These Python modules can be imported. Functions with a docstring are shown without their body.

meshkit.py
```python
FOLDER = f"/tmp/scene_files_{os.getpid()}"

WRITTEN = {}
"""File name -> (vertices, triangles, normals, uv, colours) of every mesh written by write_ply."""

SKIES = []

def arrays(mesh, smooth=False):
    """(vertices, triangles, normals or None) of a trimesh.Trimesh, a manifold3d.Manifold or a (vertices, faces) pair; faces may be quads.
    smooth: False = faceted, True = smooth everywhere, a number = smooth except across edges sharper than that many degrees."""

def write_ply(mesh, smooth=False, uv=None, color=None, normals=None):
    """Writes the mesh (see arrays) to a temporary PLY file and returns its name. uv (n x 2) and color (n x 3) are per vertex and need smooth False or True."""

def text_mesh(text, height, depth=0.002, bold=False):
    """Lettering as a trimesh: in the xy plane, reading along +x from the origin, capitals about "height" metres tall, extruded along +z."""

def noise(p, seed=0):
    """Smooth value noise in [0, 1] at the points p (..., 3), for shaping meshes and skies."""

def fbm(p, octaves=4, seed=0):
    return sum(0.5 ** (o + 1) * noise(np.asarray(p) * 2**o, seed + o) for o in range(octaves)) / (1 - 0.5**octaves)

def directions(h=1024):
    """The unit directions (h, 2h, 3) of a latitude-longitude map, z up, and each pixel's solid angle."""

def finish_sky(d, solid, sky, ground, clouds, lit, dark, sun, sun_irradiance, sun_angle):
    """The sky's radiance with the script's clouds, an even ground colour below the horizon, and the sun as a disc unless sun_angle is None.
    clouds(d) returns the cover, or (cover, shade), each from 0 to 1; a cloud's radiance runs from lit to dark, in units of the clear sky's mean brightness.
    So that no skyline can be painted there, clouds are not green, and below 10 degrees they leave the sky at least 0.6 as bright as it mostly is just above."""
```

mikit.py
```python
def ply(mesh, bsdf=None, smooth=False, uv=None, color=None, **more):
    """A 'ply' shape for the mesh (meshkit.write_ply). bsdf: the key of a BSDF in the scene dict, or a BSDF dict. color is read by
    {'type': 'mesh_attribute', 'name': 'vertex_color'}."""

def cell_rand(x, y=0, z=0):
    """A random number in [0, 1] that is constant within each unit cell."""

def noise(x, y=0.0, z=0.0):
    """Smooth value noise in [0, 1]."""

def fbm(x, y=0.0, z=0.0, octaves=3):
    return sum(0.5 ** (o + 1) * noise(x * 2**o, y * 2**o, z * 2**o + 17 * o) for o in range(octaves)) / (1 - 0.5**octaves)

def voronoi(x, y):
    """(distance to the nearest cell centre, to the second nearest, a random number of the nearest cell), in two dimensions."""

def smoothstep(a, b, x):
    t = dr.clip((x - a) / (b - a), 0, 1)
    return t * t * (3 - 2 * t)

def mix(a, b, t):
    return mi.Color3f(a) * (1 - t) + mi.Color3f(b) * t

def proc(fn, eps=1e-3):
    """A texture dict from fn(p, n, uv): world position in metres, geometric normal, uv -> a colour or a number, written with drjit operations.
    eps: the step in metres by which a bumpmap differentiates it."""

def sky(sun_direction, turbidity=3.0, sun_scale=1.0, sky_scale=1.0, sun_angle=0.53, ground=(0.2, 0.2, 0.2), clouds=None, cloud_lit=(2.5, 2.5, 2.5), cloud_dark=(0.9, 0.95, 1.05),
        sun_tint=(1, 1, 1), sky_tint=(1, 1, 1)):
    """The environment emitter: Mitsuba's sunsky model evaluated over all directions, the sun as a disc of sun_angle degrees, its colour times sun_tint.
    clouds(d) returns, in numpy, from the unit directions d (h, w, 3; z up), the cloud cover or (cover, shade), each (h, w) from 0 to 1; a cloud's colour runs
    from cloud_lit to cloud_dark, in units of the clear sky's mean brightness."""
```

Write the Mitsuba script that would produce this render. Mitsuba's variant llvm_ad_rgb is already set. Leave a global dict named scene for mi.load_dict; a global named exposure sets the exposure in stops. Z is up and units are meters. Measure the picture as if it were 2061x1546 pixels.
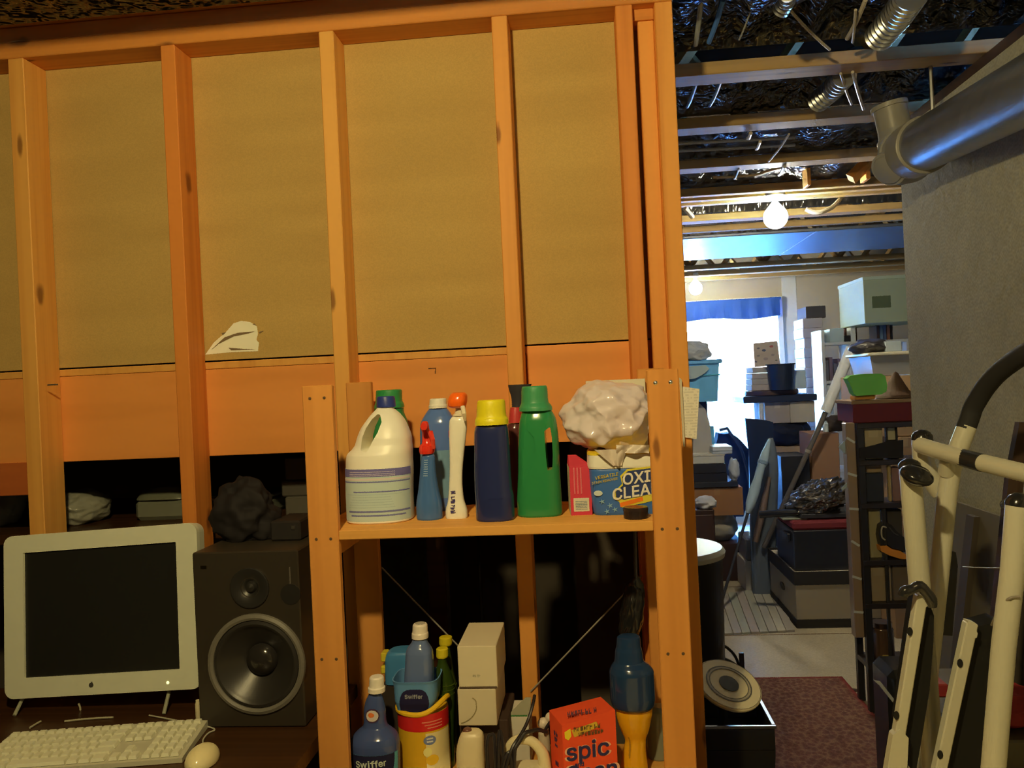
import math, random
import numpy as np, trimesh, manifold3d as m3
import drjit as dr
import mitsuba as mi
import mikit, meshkit
from mikit import proc, noise, fbm, voronoi, cell_rand, smoothstep, mix
from scipy.interpolate import PchipInterpolator
from scipy.spatial import ConvexHull
from shapely.geometry import Polygon

T = mi.ScalarTransform4f
rng = np.random.default_rng(7)
scene, labels = {}, {}

# ------------------------------------------------------------------ camera, daylight, exposure
EYE = np.array([0.0, 0.0, 1.45])
YAW, ROLL, FPX = 0.0918, 0.0463, 1650.0
FWD = np.array([-math.sin(YAW), math.cos(YAW), 0.0])
_r0 = np.array([math.cos(YAW), math.sin(YAW), 0.0])
_z = np.array([0, 0, 1.0])
RIGHT = math.cos(ROLL) * _r0 - math.sin(ROLL) * _z
UP = math.cos(ROLL) * _z + math.sin(ROLL) * _r0
scene['camera'] = {'type': 'perspective', 'fov': math.degrees(2 * math.atan(1030.5 / FPX)), 'fov_axis': 'x',
                   'near_clip': 0.02, 'far_clip': 200.0,
                   'to_world': T().look_at(origin=EYE.tolist(), target=(EYE + FWD).tolist(), up=UP.tolist())}
exposure = 0.0
SKY_SCALE = 290.0
BULB_NEAR = (1990, 1590, 730)      # radiance of the warm bulb above the photographer
BULB_FAR = (335, 300, 208)
scene['sky'] = mikit.sky((-0.3, -0.8, 0.5), turbidity=3.0, sun_scale=0.0, sky_scale=SKY_SCALE, sky_tint=(0.40, 0.86, 1.65), ground=(0.7, 0.7, 0.7))
scene['sky']['sampling_weight'] = 4.0


def at(x, y, Y):
    """the world point at depth Y on the sight line measured in the photograph"""
    d = FPX * FWD + (x - 1030.5) * RIGHT - (y - 773.0) * UP
    return EYE + d * (Y / d[1])


def atz(x, y, z):
    d = FPX * FWD + (x - 1030.5) * RIGHT - (y - 773.0) * UP
    return EYE + d * ((z - EYE[2]) / d[2])


# ------------------------------------------------------------------ materials
def two(b): return {'type': 'twosided', 'bsdf': b}


VC = {'type': 'mesh_attribute', 'name': 'vertex_color'}
scene['mat_matte'] = two({'type': 'principled', 'base_color': VC, 'roughness': 0.75, 'specular': 0.3})
scene['mat_satin'] = two({'type': 'principled', 'base_color': VC, 'roughness': 0.38, 'specular': 0.5})
scene['mat_gloss'] = two({'type': 'principled', 'base_color': VC, 'roughness': 0.16, 'specular': 0.55})
scene['mat_metal'] = two({'type': 'principled', 'base_color': VC, 'roughness': 0.3, 'metallic': 1.0})
scene['mat_clear'] = {'type': 'thindielectric', 'int_ior': 1.5}


def wood_fn(axis, base, dark, freq=55.0, knots=True):
    def fn(p, n, uv):
        a, b, c = (p.z, p.x, p.y) if axis == 'z' else (p.x, p.y, p.z) if axis == 'x' else (p.y, p.x, p.z)
        g = fbm(a * 1.6, b * freq, c * freq)
        w = noise(a * 0.9 + 9, b * 9, c * 9)
        t = smoothstep(0.35, 0.8, g) * 0.55 + 0.35 * w
        col = mix(base, dark, dr.clip(t, 0, 1))
        if knots:
            d, _, r = voronoi(a * 2.3 + 3, b * 9 + c * 4.5)
            d = d + 0.03 * noise(a * 60, b * 60, c * 60)
            k = (1 - smoothstep(0.045, 0.10, d)) * dr.select(r > 0.45, 1.0, 0.0)
            col = mix(col, (dark[0] * 0.35, dark[1] * 0.3, dark[2] * 0.3), k * 0.85)
        return col
    return fn


def wood(name, axis, base, dark, rough=0.6, **k):
    scene[name] = two({'type': 'principled', 'base_color': proc(wood_fn(axis, base, dark, **k)), 'roughness': rough, 'specular': 0.3})


wood('wood_stud', 'z', (0.766, 0.342, 0.075), (0.569, 0.204, 0.034))
wood('wood_stud_red', 'z', (0.700, 0.252, 0.047), (0.508, 0.151, 0.025))
wood('wood_stud_pale', 'z', (0.771, 0.395, 0.094), (0.620, 0.269, 0.052))
wood('wood_plate', 'x', (0.639, 0.252, 0.049), (0.470, 0.160, 0.026))
wood('wood_post', 'z', (0.677, 0.294, 0.068), (0.545, 0.210, 0.042))
wood('wood_shelf', 'x', (0.733, 0.370, 0.088), (0.583, 0.269, 0.057))
wood('wood_ply', 'x', (0.846, 0.341, 0.083), (0.648, 0.240, 0.051), freq=14, knots=False)
wood('wood_ply_red', 'x', (0.514, 0.142, 0.034), (0.367, 0.087, 0.021), freq=14, knots=False)
wood('wood_dark', 'x', (0.056, 0.022, 0.007), (0.028, 0.011, 0.004), rough=.35, knots=False)


def kraft(p, n, uv):
    s = noise(p.x * 3, p.z * 26) * 0.5 + fbm(p.x * 1.5, p.z * 1.5) * 0.5
    f = noise(p.x * 420, p.z * 420, p.y * 420)
    return mix((.44, .285, .09), (.55, .37, .121), s) * (0.93 + 0.14 * f)


scene['mat_kraft'] = two({'type': 'principled', 'base_color': proc(kraft), 'roughness': 0.8, 'specular': 0.25})


def concrete(p, n, uv):
    a = fbm(p.x * 3, p.y * 3, p.z * 2, 4)
    b = fbm(p.x * 22, p.y * 22, p.z * 9, 3)
    c = noise(p.x * 180, p.y * 180, p.z * 180)
    return mix((.25, .235, .18), (.50, .48, .385), dr.clip(a * 0.65 + b * 0.35, 0, 1)) * (0.85 + 0.3 * c)


scene['mat_concrete'] = two({'type': 'bumpmap', 'arbitrary': {'type': 'proc', **{k: v for k, v in proc(lambda p, n, uv: fbm(p.x * 60, p.y * 60, p.z * 60, 3)).items() if k != 'type'}},
                             'scale': 0.0012, 'bsdf': {'type': 'principled', 'base_color': proc(concrete), 'roughness': 0.85, 'specular': 0.2}})


def floor_fn(p, n, uv):
    a = fbm(p.x * 2.2, p.y * 2.2, 0, 4)
    s = noise(p.x * 160, p.y * 160)
    return mix((.39, .33, .225), (.55, .47, .33), a) * (0.92 + 0.16 * s)


scene['mat_floor'] = two({'type': 'principled', 'base_color': proc(floor_fn), 'roughness': 0.42, 'specular': 0.5})


def rug_fn(p, n, uv):
    v, w, r = voronoi(p.x * 48, p.y * 36)
    edge = dr.maximum(smoothstep(1.09, 1.125, p.x), smoothstep(3.93, 3.965, p.y))
    c = mix((.15, .06, .045), (.24, .14, .085), smoothstep(0.2, 0.7, v) * 0.8)
    c = mix(c, (.10, .035, .03), dr.select(r > 0.72, 0.6, 0.0) * (.4 + .6 * noise(p.x * 9, p.y * 9)))
    c = mix(c, (.20, .03, .03), edge)
    return c * (0.75 + 0.5 * noise(p.x * 300, p.y * 300))


scene['mat_rug'] = two({'type': 'principled', 'base_color': proc(rug_fn), 'roughness': 0.95, 'specular': 0.1, 'sheen': 0.3})
scene['mat_foil'] = two({'type': 'bumpmap', 'arbitrary': {'type': 'proc', **{k: v for k, v in proc(lambda p, n, uv: fbm(p.x * 24 + p.y * 9, p.y * 30 - p.x * 6, 0, 3)).items() if k != 'type'}}, 'scale': 0.03,
                         'bsdf': {'type': 'principled', 'base_color': {'type': 'rgb', 'value': (.10, .092, .08)}, 'roughness': 0.17, 'metallic': 0.9}})
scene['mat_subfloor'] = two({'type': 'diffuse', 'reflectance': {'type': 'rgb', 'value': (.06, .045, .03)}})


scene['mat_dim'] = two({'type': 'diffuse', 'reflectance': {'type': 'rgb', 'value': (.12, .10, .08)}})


def galv(p, n, uv):
    v, w, r = voronoi(p.x * 40 + p.y * 13, p.z * 40 + p.y * 21)
    return mix((.38, .40, .42), (.42, .44, .46), r)


scene['mat_galv'] = two({'type': 'principled', 'base_color': proc(galv), 'roughness': 0.34, 'metallic': 0.85})


def printed(p, n, uv):
    """small print: broken dark lines on paper"""
    row = p.z * 150
    on = smoothstep(0.35, 0.5, row - dr.floor(row)) * dr.select(cell_rand(p.x * 260, dr.floor(row)) > 0.4, 1.0, 0.0)
    return mix((.80, .76, .68), (.55, .52, .48), on * 0.6)


scene['mat_print'] = two({'type': 'principled', 'base_color': proc(printed), 'roughness': 0.7})


# ------------------------------------------------------------------ scene bookkeeping
def numbered(key):
    taken = lambda k: k in scene or k in labels or any(q.startswith(k + '__') for q in scene)
    if not taken(key): return key
    i = 1
    while taken(f'{key}_{i:03d}'): i += 1
    return f'{key}_{i:03d}'


def thing(name, label, cat, group=None):
    key = numbered(name)
    labels[key] = {'label': label, 'category': cat}
    if group: labels[key]['group'] = group
    return key


def struct(name, label=None):
    labels[name] = {'kind': 'structure'}
    if label: labels[name]['label'] = label
    return name


def shape(mesh, mat, color=None, smooth=False, **more):
    if isinstance(mesh, m3.Manifold):
        q = mesh.to_mesh(); mesh = trimesh.Trimesh(q.vert_properties[:, :3], q.tri_verts, process=False)
    if color is not None:
        if smooth not in (False, True):
            mesh = trimesh.graph.smooth_shade(mesh, angle=np.radians(smooth), facet_minarea=None); smooth = True
        return mikit.ply(mesh, mat, smooth=smooth, color=np.tile(np.asarray(color, float), (len(mesh.vertices), 1)), **more)
    return mikit.ply(mesh, mat, smooth=smooth, **more)


def part(parent, name, mesh, color=None, mat='mat_matte', smooth=40, label=None, kind=None, **more):
    key = numbered(f'{parent}__{name}')
    scene[key] = shape(mesh, mat, color, smooth, **more)
    if label or kind:
        labels[key] = {**({'label': label} if label else {}), **({'kind': kind} if kind else {})}
    return key


def solo(name, label, cat, mesh, color=None, mat='mat_matte', smooth=40, group=None):
    """a thing that is one mesh"""
    key = thing(name, label, cat, group)
    scene[key] = shape(mesh, mat, color, smooth)
    return key


# ------------------------------------------------------------------ mesh helpers
def hull(pts):
    pts = np.asarray(pts, float)
    h = ConvexHull(pts)
    f = h.simplices.copy()
    c = pts.mean(0)
    a, b, d = pts[f[:, 0]], pts[f[:, 1]], pts[f[:, 2]]
    flip = np.einsum('ij,ij->i', np.cross(b - a, d - a), a - c) < 0
    f[flip] = f[flip][:, ::-1]
    m = trimesh.Trimesh(pts, f, process=False); m.remove_unreferenced_vertices()
    return m


def box(x0, x1, y0, y1, z0, z1, b=0.0015):
    lo, hi = np.minimum([x0, y0, z0], [x1, y1, z1]), np.maximum([x0, y0, z0], [x1, y1, z1])
    b = min(b, *(0.3 * (hi - lo)))
    pts = []
    for sx in (0, 1):
        for sy in (0, 1):
            for sz in (0, 1):
                c = np.where([sx, sy, sz], hi, lo); s = np.where([sx, sy, sz], -1, 1) * b
                for k in range(3):
                    q = c + s; q[k] = c[k]; pts.append(q)
    return hull(pts)


def turned(mesh, ang, axis=(0, 0, 1), about=None):
    about = mesh.bounds.mean(0) if about is None else about
    mesh.apply_transform(trimesh.transformations.rotation_matrix(ang, axis, about)); return mesh


def obox(c, size, rx=0, ry=0, rz=0, b=0.002):
    """a chamfered box with its own axes turned about its centre"""
    s = np.array(size) / 2
    m = box(-s[0], s[0], -s[1], s[1], -s[2], s[2], b)
    m.apply_transform(trimesh.transformations.euler_matrix(rx, ry, rz, 'sxyz')); m.apply_translation(c); return m


def pbox(xl, xr, yt, yb, Y, depth, b=0.003, rz=0.0, z0=None):
    """an upright box whose front face fills the measured rectangle at depth Y"""
    ym, xm = (yt + yb) / 2, (xl + xr) / 2
    X0, X1 = at(xl, ym, Y)[0], at(xr, ym, Y)[0]
    Z1, Z0 = at(xm, yt, Y)[2], (at(xm, yb, Y)[2] if z0 is None else z0)
    m = box(X0, X1, Y, Y + depth, Z0, Z1, b)
    return turned(m, rz) if rz else m


def tube(pts, r, sides=12, smooth=0, caps=True):
    p = np.asarray(pts, float)
    if smooth:
        t = np.concatenate([[0], np.cumsum(np.linalg.norm(np.diff(p, axis=0), axis=1))])
        if np.ndim(r): r = np.interp(np.linspace(0, t[-1], smooth), t, r)
        q = np.linspace(0, t[-1], smooth); p = np.stack([PchipInterpolator(t, p[:, k])(q) for k in range(3)], 1)
    n = len(p); r = np.broadcast_to(r, (n,))
    tg = np.gradient(p, axis=0); tg /= np.linalg.norm(tg, axis=1, keepdims=True) + 1e-12
    a = np.cross(tg[0], [0, 0, 1.0] if abs(tg[0][2]) < .9 else [1.0, 0, 0]); a /= np.linalg.norm(a)
    ang = np.arange(sides) * 2 * np.pi / sides; V = []
    for i in range(n):
        a = a - tg[i] * (a @ tg[i]); a /= np.linalg.norm(a); b = np.cross(tg[i], a)
        V.append(p[i] + r[i] * (np.cos(ang)[:, None] * a + np.sin(ang)[:, None] * b))
    V = np.vstack(V); F = []
    for i in range(n - 1):
        for j in range(sides):
            A, B = i * sides + j, i * sides + (j + 1) % sides
            F += [[A, B, B + sides], [A, B + sides, A + sides]]
    if caps:
        V = np.vstack([V, p[:1], p[-1:]]); c0, c1 = len(V) - 2, len(V) - 1
        for j in range(sides):
            F += [[c0, (j + 1) % sides, j], [c1, (n - 1) * sides + j, (n - 1) * sides + (j + 1) % sides]]
    return trimesh.Trimesh(V, np.array(F), process=False)


class Loft:
    """a bottle body: superellipse sections (z, cx, cy, rx, ry, e) joined by monotone curves"""
    def __init__(s, secs):
        secs = sorted(secs, key=lambda q: q[0]); a = np.array(secs, float)
        for i in range(1, len(a)):
            if a[i, 0] <= a[i - 1, 0] + 1e-5: a[i, 0] = a[i - 1, 0] + 1e-4
        s.z = a[:, 0]; s.f = [PchipInterpolator(s.z, a[:, k]) for k in range(1, 6)]

    def ring(s, z, ang, off=0.0):
        cx, cy, rx, ry, e = (float(f(z)) for f in s.f)
        c, q = np.cos(ang), np.sin(ang)
        return np.stack([cx + (rx + off) * np.sign(c) * np.abs(c) ** (2 / e), cy + (ry + off) * np.sign(q) * np.abs(q) ** (2 / e), np.full(len(ang), z)], 1)

    def mesh(s, n=40, m=40, off=0.0):
        zs = np.unique(np.concatenate([np.linspace(s.z[0], s.z[-1], m), s.z])); ang = np.arange(n) * 2 * np.pi / n
        V = np.vstack([s.ring(z, ang, off) for z in zs]); F = []
        for i in range(len(zs) - 1):
            for j in range(n):
                A, B = i * n + j, i * n + (j + 1) % n
                F += [[A, B, B + n], [A, B + n, A + n]]
        V = np.vstack([V, V[:n].mean(0), V[-n:].mean(0)]); c0, c1 = len(V) - 2, len(V) - 1; k = (len(zs) - 1) * n
        for j in range(n): F += [[c0, (j + 1) % n, j], [c1, k + j, k + (j + 1) % n]]
        return trimesh.Trimesh(V, np.array(F), process=False)

    def patch(s, z0, z1, a0, a1, off=0.0008, n=24, m=10, outline=None):
        """a label on the body between two heights and two angles (degrees; -90 faces the room); outline(u, v) -> keep"""
        zs, ang = np.linspace(z0, z1, m), np.radians(np.linspace(a0, a1, n))
        V = np.vstack([s.ring(z, ang, off) for z in zs]); F = []
        for i in range(m - 1):
            for j in range(n - 1):
                if outline and not outline((j + .5) / (n - 1), (i + .5) / (m - 1)): continue
                A = i * n + j; F += [[A, A + 1, A + n + 1], [A, A + n + 1, A + n]]
        return trimesh.Trimesh(V, np.array(F), process=False)

    def text(s, words, height, zc, ac=-90.0, off=0.0012, bold=True, tilt=0.0, spread=1.0):
        """lettering wrapped round the body, centred at height zc and angle ac"""
        t = meshkit.text_mesh(words, height, 0.0006, bold); v = np.array(t.vertices)
        v[:, :2] -= v[:, :2].min(0) + np.ptp(v[:, :2], axis=0) / 2; v[:, 0] *= spread
        c, q = math.cos(tilt), math.sin(tilt); v[:, 0], v[:, 1] = c * v[:, 0] - q * v[:, 1], q * v[:, 0] + c * v[:, 1]
        out = []
        for x, y, d in v:
            z = zc + y; rx = float(s.f[2](np.clip(z, s.z[0], s.z[-1])))
            out.append(s.ring(z, np.array([math.radians(ac) + x / rx]), off + d)[0])
        return trimesh.Trimesh(np.array(out), t.faces, process=False)


def px_loft(Y, sil, ry=1.0, e=2.0, z0=None):
    """body from a silhouette measured in the photograph: rows (y, x_left, x_right[, e])"""
    S = []
    for row in sil:
        y, a, b = row[:3]
        A, B = at(a, y, Y), at(b, y, Y)
        S.append([(A[2] + B[2]) / 2, (A[0] + B[0]) / 2, Y, (B[0] - A[0]) / 2, (B[0] - A[0]) / 2 * ry, row[3] if len(row) > 3 else e])
    S.sort(key=lambda q: q[0])
    if z0 is not None:
        S = [q for q in S if q[0] > z0 + 0.004]
        S.insert(0, [z0 + .003] + S[0][1:]); q = list(S[0]); q[0] = z0; q[3] *= .95; q[4] *= .95; S.insert(0, q)
    return Loft(S)


def lathe(prof, c, n=32, axis=None):
    """rings (radius, height) revolved about z, or about axis, at c"""
    m = trimesh.creation.revolve(np.array(prof, float), sections=n)
    if axis is not None: m.apply_transform(trimesh.geometry.align_vectors([0, 0, 1], axis))
    m.apply_translation(c); return m


def blob(c, size, seed, amp=0.25, freq=3.0, sub=4, flat=None, ridges=False):
    """a soft crumpled lump"""
    m = trimesh.creation.icosphere(subdivisions=sub); v = np.array(m.vertices)
    f = meshkit.fbm(v * freq + seed * 7.3, 3, seed)
    if ridges: f = np.abs(f - 0.5) * 2.4
    v *= (1 + amp * (f - 0.5) * 2)[:, None]
    v *= np.array(size) / 2
    if flat is not None: v[:, 2] = np.maximum(v[:, 2], -flat * size[2] / 2)
    m.vertices = v + np.array(c); return m


def prism(poly, Y0, Y1, hole=None):
    """polygon in x-z (world) given as points, extruded from Y0 to Y1"""
    g = Polygon(poly, hole or None)
    m = trimesh.creation.extrude_polygon(g, Y1 - Y0, engine='earcut'); v = np.array(m.vertices)
    m.vertices = np.stack([v[:, 0], Y1 - v[:, 2], v[:, 1]], 1)
    m.fix_normals()
    return m


def pprism(pix, Y, depth):
    """polygon measured in the photograph, at depth Y, given thickness"""
    return prism([at(x, y, Y)[[0, 2]] for x, y in pix], Y, Y + depth)


def flat_text(words, height, c, xdir=(1, 0, 0), ydir=(0, 0, 1), bold=True, depth=0.0008, spread=1.0):
    t = meshkit.text_mesh(words, height, depth, bold); v = np.array(t.vertices)
    v[:, :2] -= v[:, :2].min(0) + np.ptp(v[:, :2], axis=0) / 2; v[:, 0] *= spread
    x, y = np.array(xdir, float), np.array(ydir, float); x /= np.linalg.norm(x); y /= np.linalg.norm(y); n = np.cross(x, y)
    t.vertices = np.array(c) + v[:, :1] * x + v[:, 1:2] * y + v[:, 2:] * n; return t


def punch(pix, Y, Y0, Y1, grow=0.0):
    """a cutter: the measured outline run through in depth"""
    g = Polygon([at(x, y, Y)[[0, 2]] for x, y in pix]).buffer(grow)
    P = np.array(g.exterior.coords)[:-1]
    if not g.exterior.is_ccw: P = P[::-1]
    return m3.Manifold.extrude(m3.CrossSection([P]), Y1 - Y0).rotate([90, 0, 0]).translate([0, Y1, 0])


def solid(mesh): return m3.Manifold(m3.Mesh(np.array(mesh.vertices, np.float32), np.array(mesh.faces, np.uint32)))


def strokes(n, h, c, xdir=(1, 0, 0), ydir=(0, 0, 1), seed=1, depth=.0006):
    """a line of print too blurred to read: separate upright marks"""
    r = random.Random(seed); ms, x = [], 0.0
    for i in range(n):
        w = h * r.uniform(.42, .7); z0 = 0
        ms += [box(x, x + .28 * w, 0, h, 0, depth, 0), box(x, x + w, h * r.choice((.0, .4, .78)), h * r.choice((.22, .62, 1.0)), 0, depth * .9, 0)]
        if r.random() < .6: ms.append(box(x + .72 * w, x + w, h * r.choice((0, .4)), h, 0, depth * .95, 0))
        x += w + h * (.2 if r.random() > .2 else .5)
    t = trimesh.util.concatenate(ms); v = np.array(t.vertices); v[:, 0] -= x / 2; v[:, 1] -= h / 2
    a, b = np.array(xdir, float), np.array(ydir, float); a /= np.linalg.norm(a); b /= np.linalg.norm(b); q = np.cross(a, b)
    t.vertices = np.array(c) + v[:, :1] * a + v[:, 1:2] * b + v[:, 2:] * q; return t


def cat(*ms): return trimesh.util.concatenate(list(ms))


def rounded(w, h, r, n=6):
    P = []
    for cx, cy, a in ((w / 2 - r, h / 2 - r, 0), (-w / 2 + r, h / 2 - r, 90), (-w / 2 + r, -h / 2 + r, 180), (w / 2 - r, -h / 2 + r, 270)):
        for k in range(n + 1):
            t = math.radians(a + 90 * k / n); P.append((cx + r * math.cos(t), cy + r * math.sin(t)))
    return P


# ================================================================== THE SETTING
D = 1.96                                     # the stud wall's front
ZP, ZC = 2.335, 2.33                         # under the top plate; under the truss chords
FAR = 8.1
f = struct('floor')
scene['floor'] = shape(box(-4, 4, -3, FAR + .2, -.12, 0, 0), 'mat_floor')
part('floor', 'patio_slab', box(-6, 8, FAR + .2, FAR + 8, -.12, -.02, 0), (.6, .62, .65))
part('floor', 'dark_carpet', box(-3.9, 1.149, -3, 1.9, .0001, .0004, 0), (.035, .026, .02), smooth=False)
part('floor', 'dark_carpet', box(-3.9, .14, 2.05, 3.09, .0001, .0004, 0), (.035, .026, .02), smooth=False)
# --- stud wall
W = struct('wall_front', 'open stud wall with brown paper board and plywood behind the studs')
studs = [(-1.834, -1.796, 'wood_stud'), (-1.428, -1.386, 'wood_stud_pale'), (-1.022, -.985, 'wood_stud_red'), (-.616, -.579, 'wood_stud_pale'), (-.190, -.152, 'wood_stud'),
         (.106, .146, 'wood_stud_red'), (.198, .239, 'wood_stud')]
for x0, x1, m in studs:
    part(W, 'stud', box(x0, x1, D, D + .089, .038, ZP - .0005, .002), mat=m, smooth=False)
part(W, 'stud', box(.160, .1975, D + .035, D + .073, .038, 2.308, .002), mat='wood_stud', smooth=False, label='narrow set-back corner stud with a knot')
for k, z in ((-1, 2.3075),): part(W, 'blocking', box(.147, .1975, D + .03, D + .089, z, ZP - .0005, .001), mat='wood_plate', smooth=False)
part(W, 'top_plate', box(-3.9, .241, D, D + .089, ZP, ZP + .040, .002), mat='wood_plate', smooth=False)
part(W, 'top_plate', box(-3.9, .235, D + .002, D + .089, ZP + .0405, ZP + .079, .002), mat='wood_plate', smooth=False)
part(W, 'bottom_plate', box(-3.9, .241, D, D + .089, 0, .0375, .002), mat='wood_plate', smooth=False)
zb = at(500, 722, D + .09)[2]               # lower edge of the paper board
part(W, 'paper_board', box(-3.9, .2, D + .0905, D + .103, zb, 2.42, .0005), mat='mat_kraft', smooth=False)
z1, z2 = zb - .004, zb - .022
part(W, 'wood_strip', box(-3.9, -.15, D + .0905, D + .104, z2, z1, .001), mat='wood_stud_pale', smooth=False)
zl = at(500, 915, D + .09)[2]
part(W, 'plywood_panel', box(-1.395, -.1515, D + .0905, D + .108, zl, z2 - .001, .001), mat='wood_ply', smooth=False)
part(W, 'plywood_panel', box(-.1495, .2, D + .0905, D + .108, zl, zb - .004, .001), mat='wood_ply', smooth=False)
part(W, 'plywood_panel', box(-3.9, -1.397, D + .0905, D + .108, at(20, 935, D + .09)[2], z2 - .001, .001), mat='wood_ply', smooth=False)
part(W, 'red_board', box(-3.9, -1.430, D + .08, D + .0895, at(20, 997, D + .09)[2], at(20, 932, D + .09)[2], .001), mat='wood_ply_red', smooth=False, label='reddish board strip under the plywood')
# torn paper with the white core showing
pts = [(413, 714), (430, 690), (455, 668), (470, 651), (485, 646), (503, 648), (517, 657), (519, 672), (516, 684), (521, 690), (519, 707), (465, 709)]
tp = part(W, 'torn_patch', pprism(pts, D + .0895, .0012), (.90, .88, .70), smooth=False, label='white torn patch in the brown paper board')
for q in ([(452, 679), (478, 670), (500, 668), (512, 667), (500, 671), (470, 677), (440, 692), (425, 704)], [(460, 700), (490, 702), (512, 703), (465, 705)], [(515, 655), (512, 651), (508, 653)], [(521, 668), (530, 666), (522, 671)], [(446, 671), (455, 668), (448, 675)]):
    part(tp, 'torn_flap', pprism(q, D + .0875, .0018), (.20, .14, .08), smooth=False)
# pencilled mark and nail on the plywood
part(W, 'pencil_mark', tube([at(862, 742, D + .0895), at(877, 741, D + .0895), at(876, 752, D + .0895)], .0012, 5), (.12, .06, .03))
part(W, 'nail', tube([at(96, 775, D - .001), at(116, 774, D - .001)], .0022, 6), (.12, .08, .05))
# --- surrounding shell
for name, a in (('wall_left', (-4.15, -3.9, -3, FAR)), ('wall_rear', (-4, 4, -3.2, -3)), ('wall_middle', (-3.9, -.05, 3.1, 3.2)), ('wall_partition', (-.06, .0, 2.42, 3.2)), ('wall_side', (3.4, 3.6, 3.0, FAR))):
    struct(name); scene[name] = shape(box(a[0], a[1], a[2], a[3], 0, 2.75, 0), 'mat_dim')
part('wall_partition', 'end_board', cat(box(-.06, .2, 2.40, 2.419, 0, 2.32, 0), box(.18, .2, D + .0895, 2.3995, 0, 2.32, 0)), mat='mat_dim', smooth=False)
struct('wall_right', 'bare grey concrete wall at the right with a wooden sill plate')
WX, WE = 1.15, 3.06
scene['wall_right'] = shape(box(WX, 1.42, -3, WE, 0, 2.285, .006), 'mat_concrete')
part('wall_right', 'sill_plate', box(WX + .02, 1.40, -3, WE - .05, 2.2855, 2.3285, .002), mat='wood_dark', smooth=False)
struct('wall_closing'); scene['wall_closing'] = shape(box(1.42, 3.6, 2.9, 3.0, 0, 2.32, 0), 'mat_dim')
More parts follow.
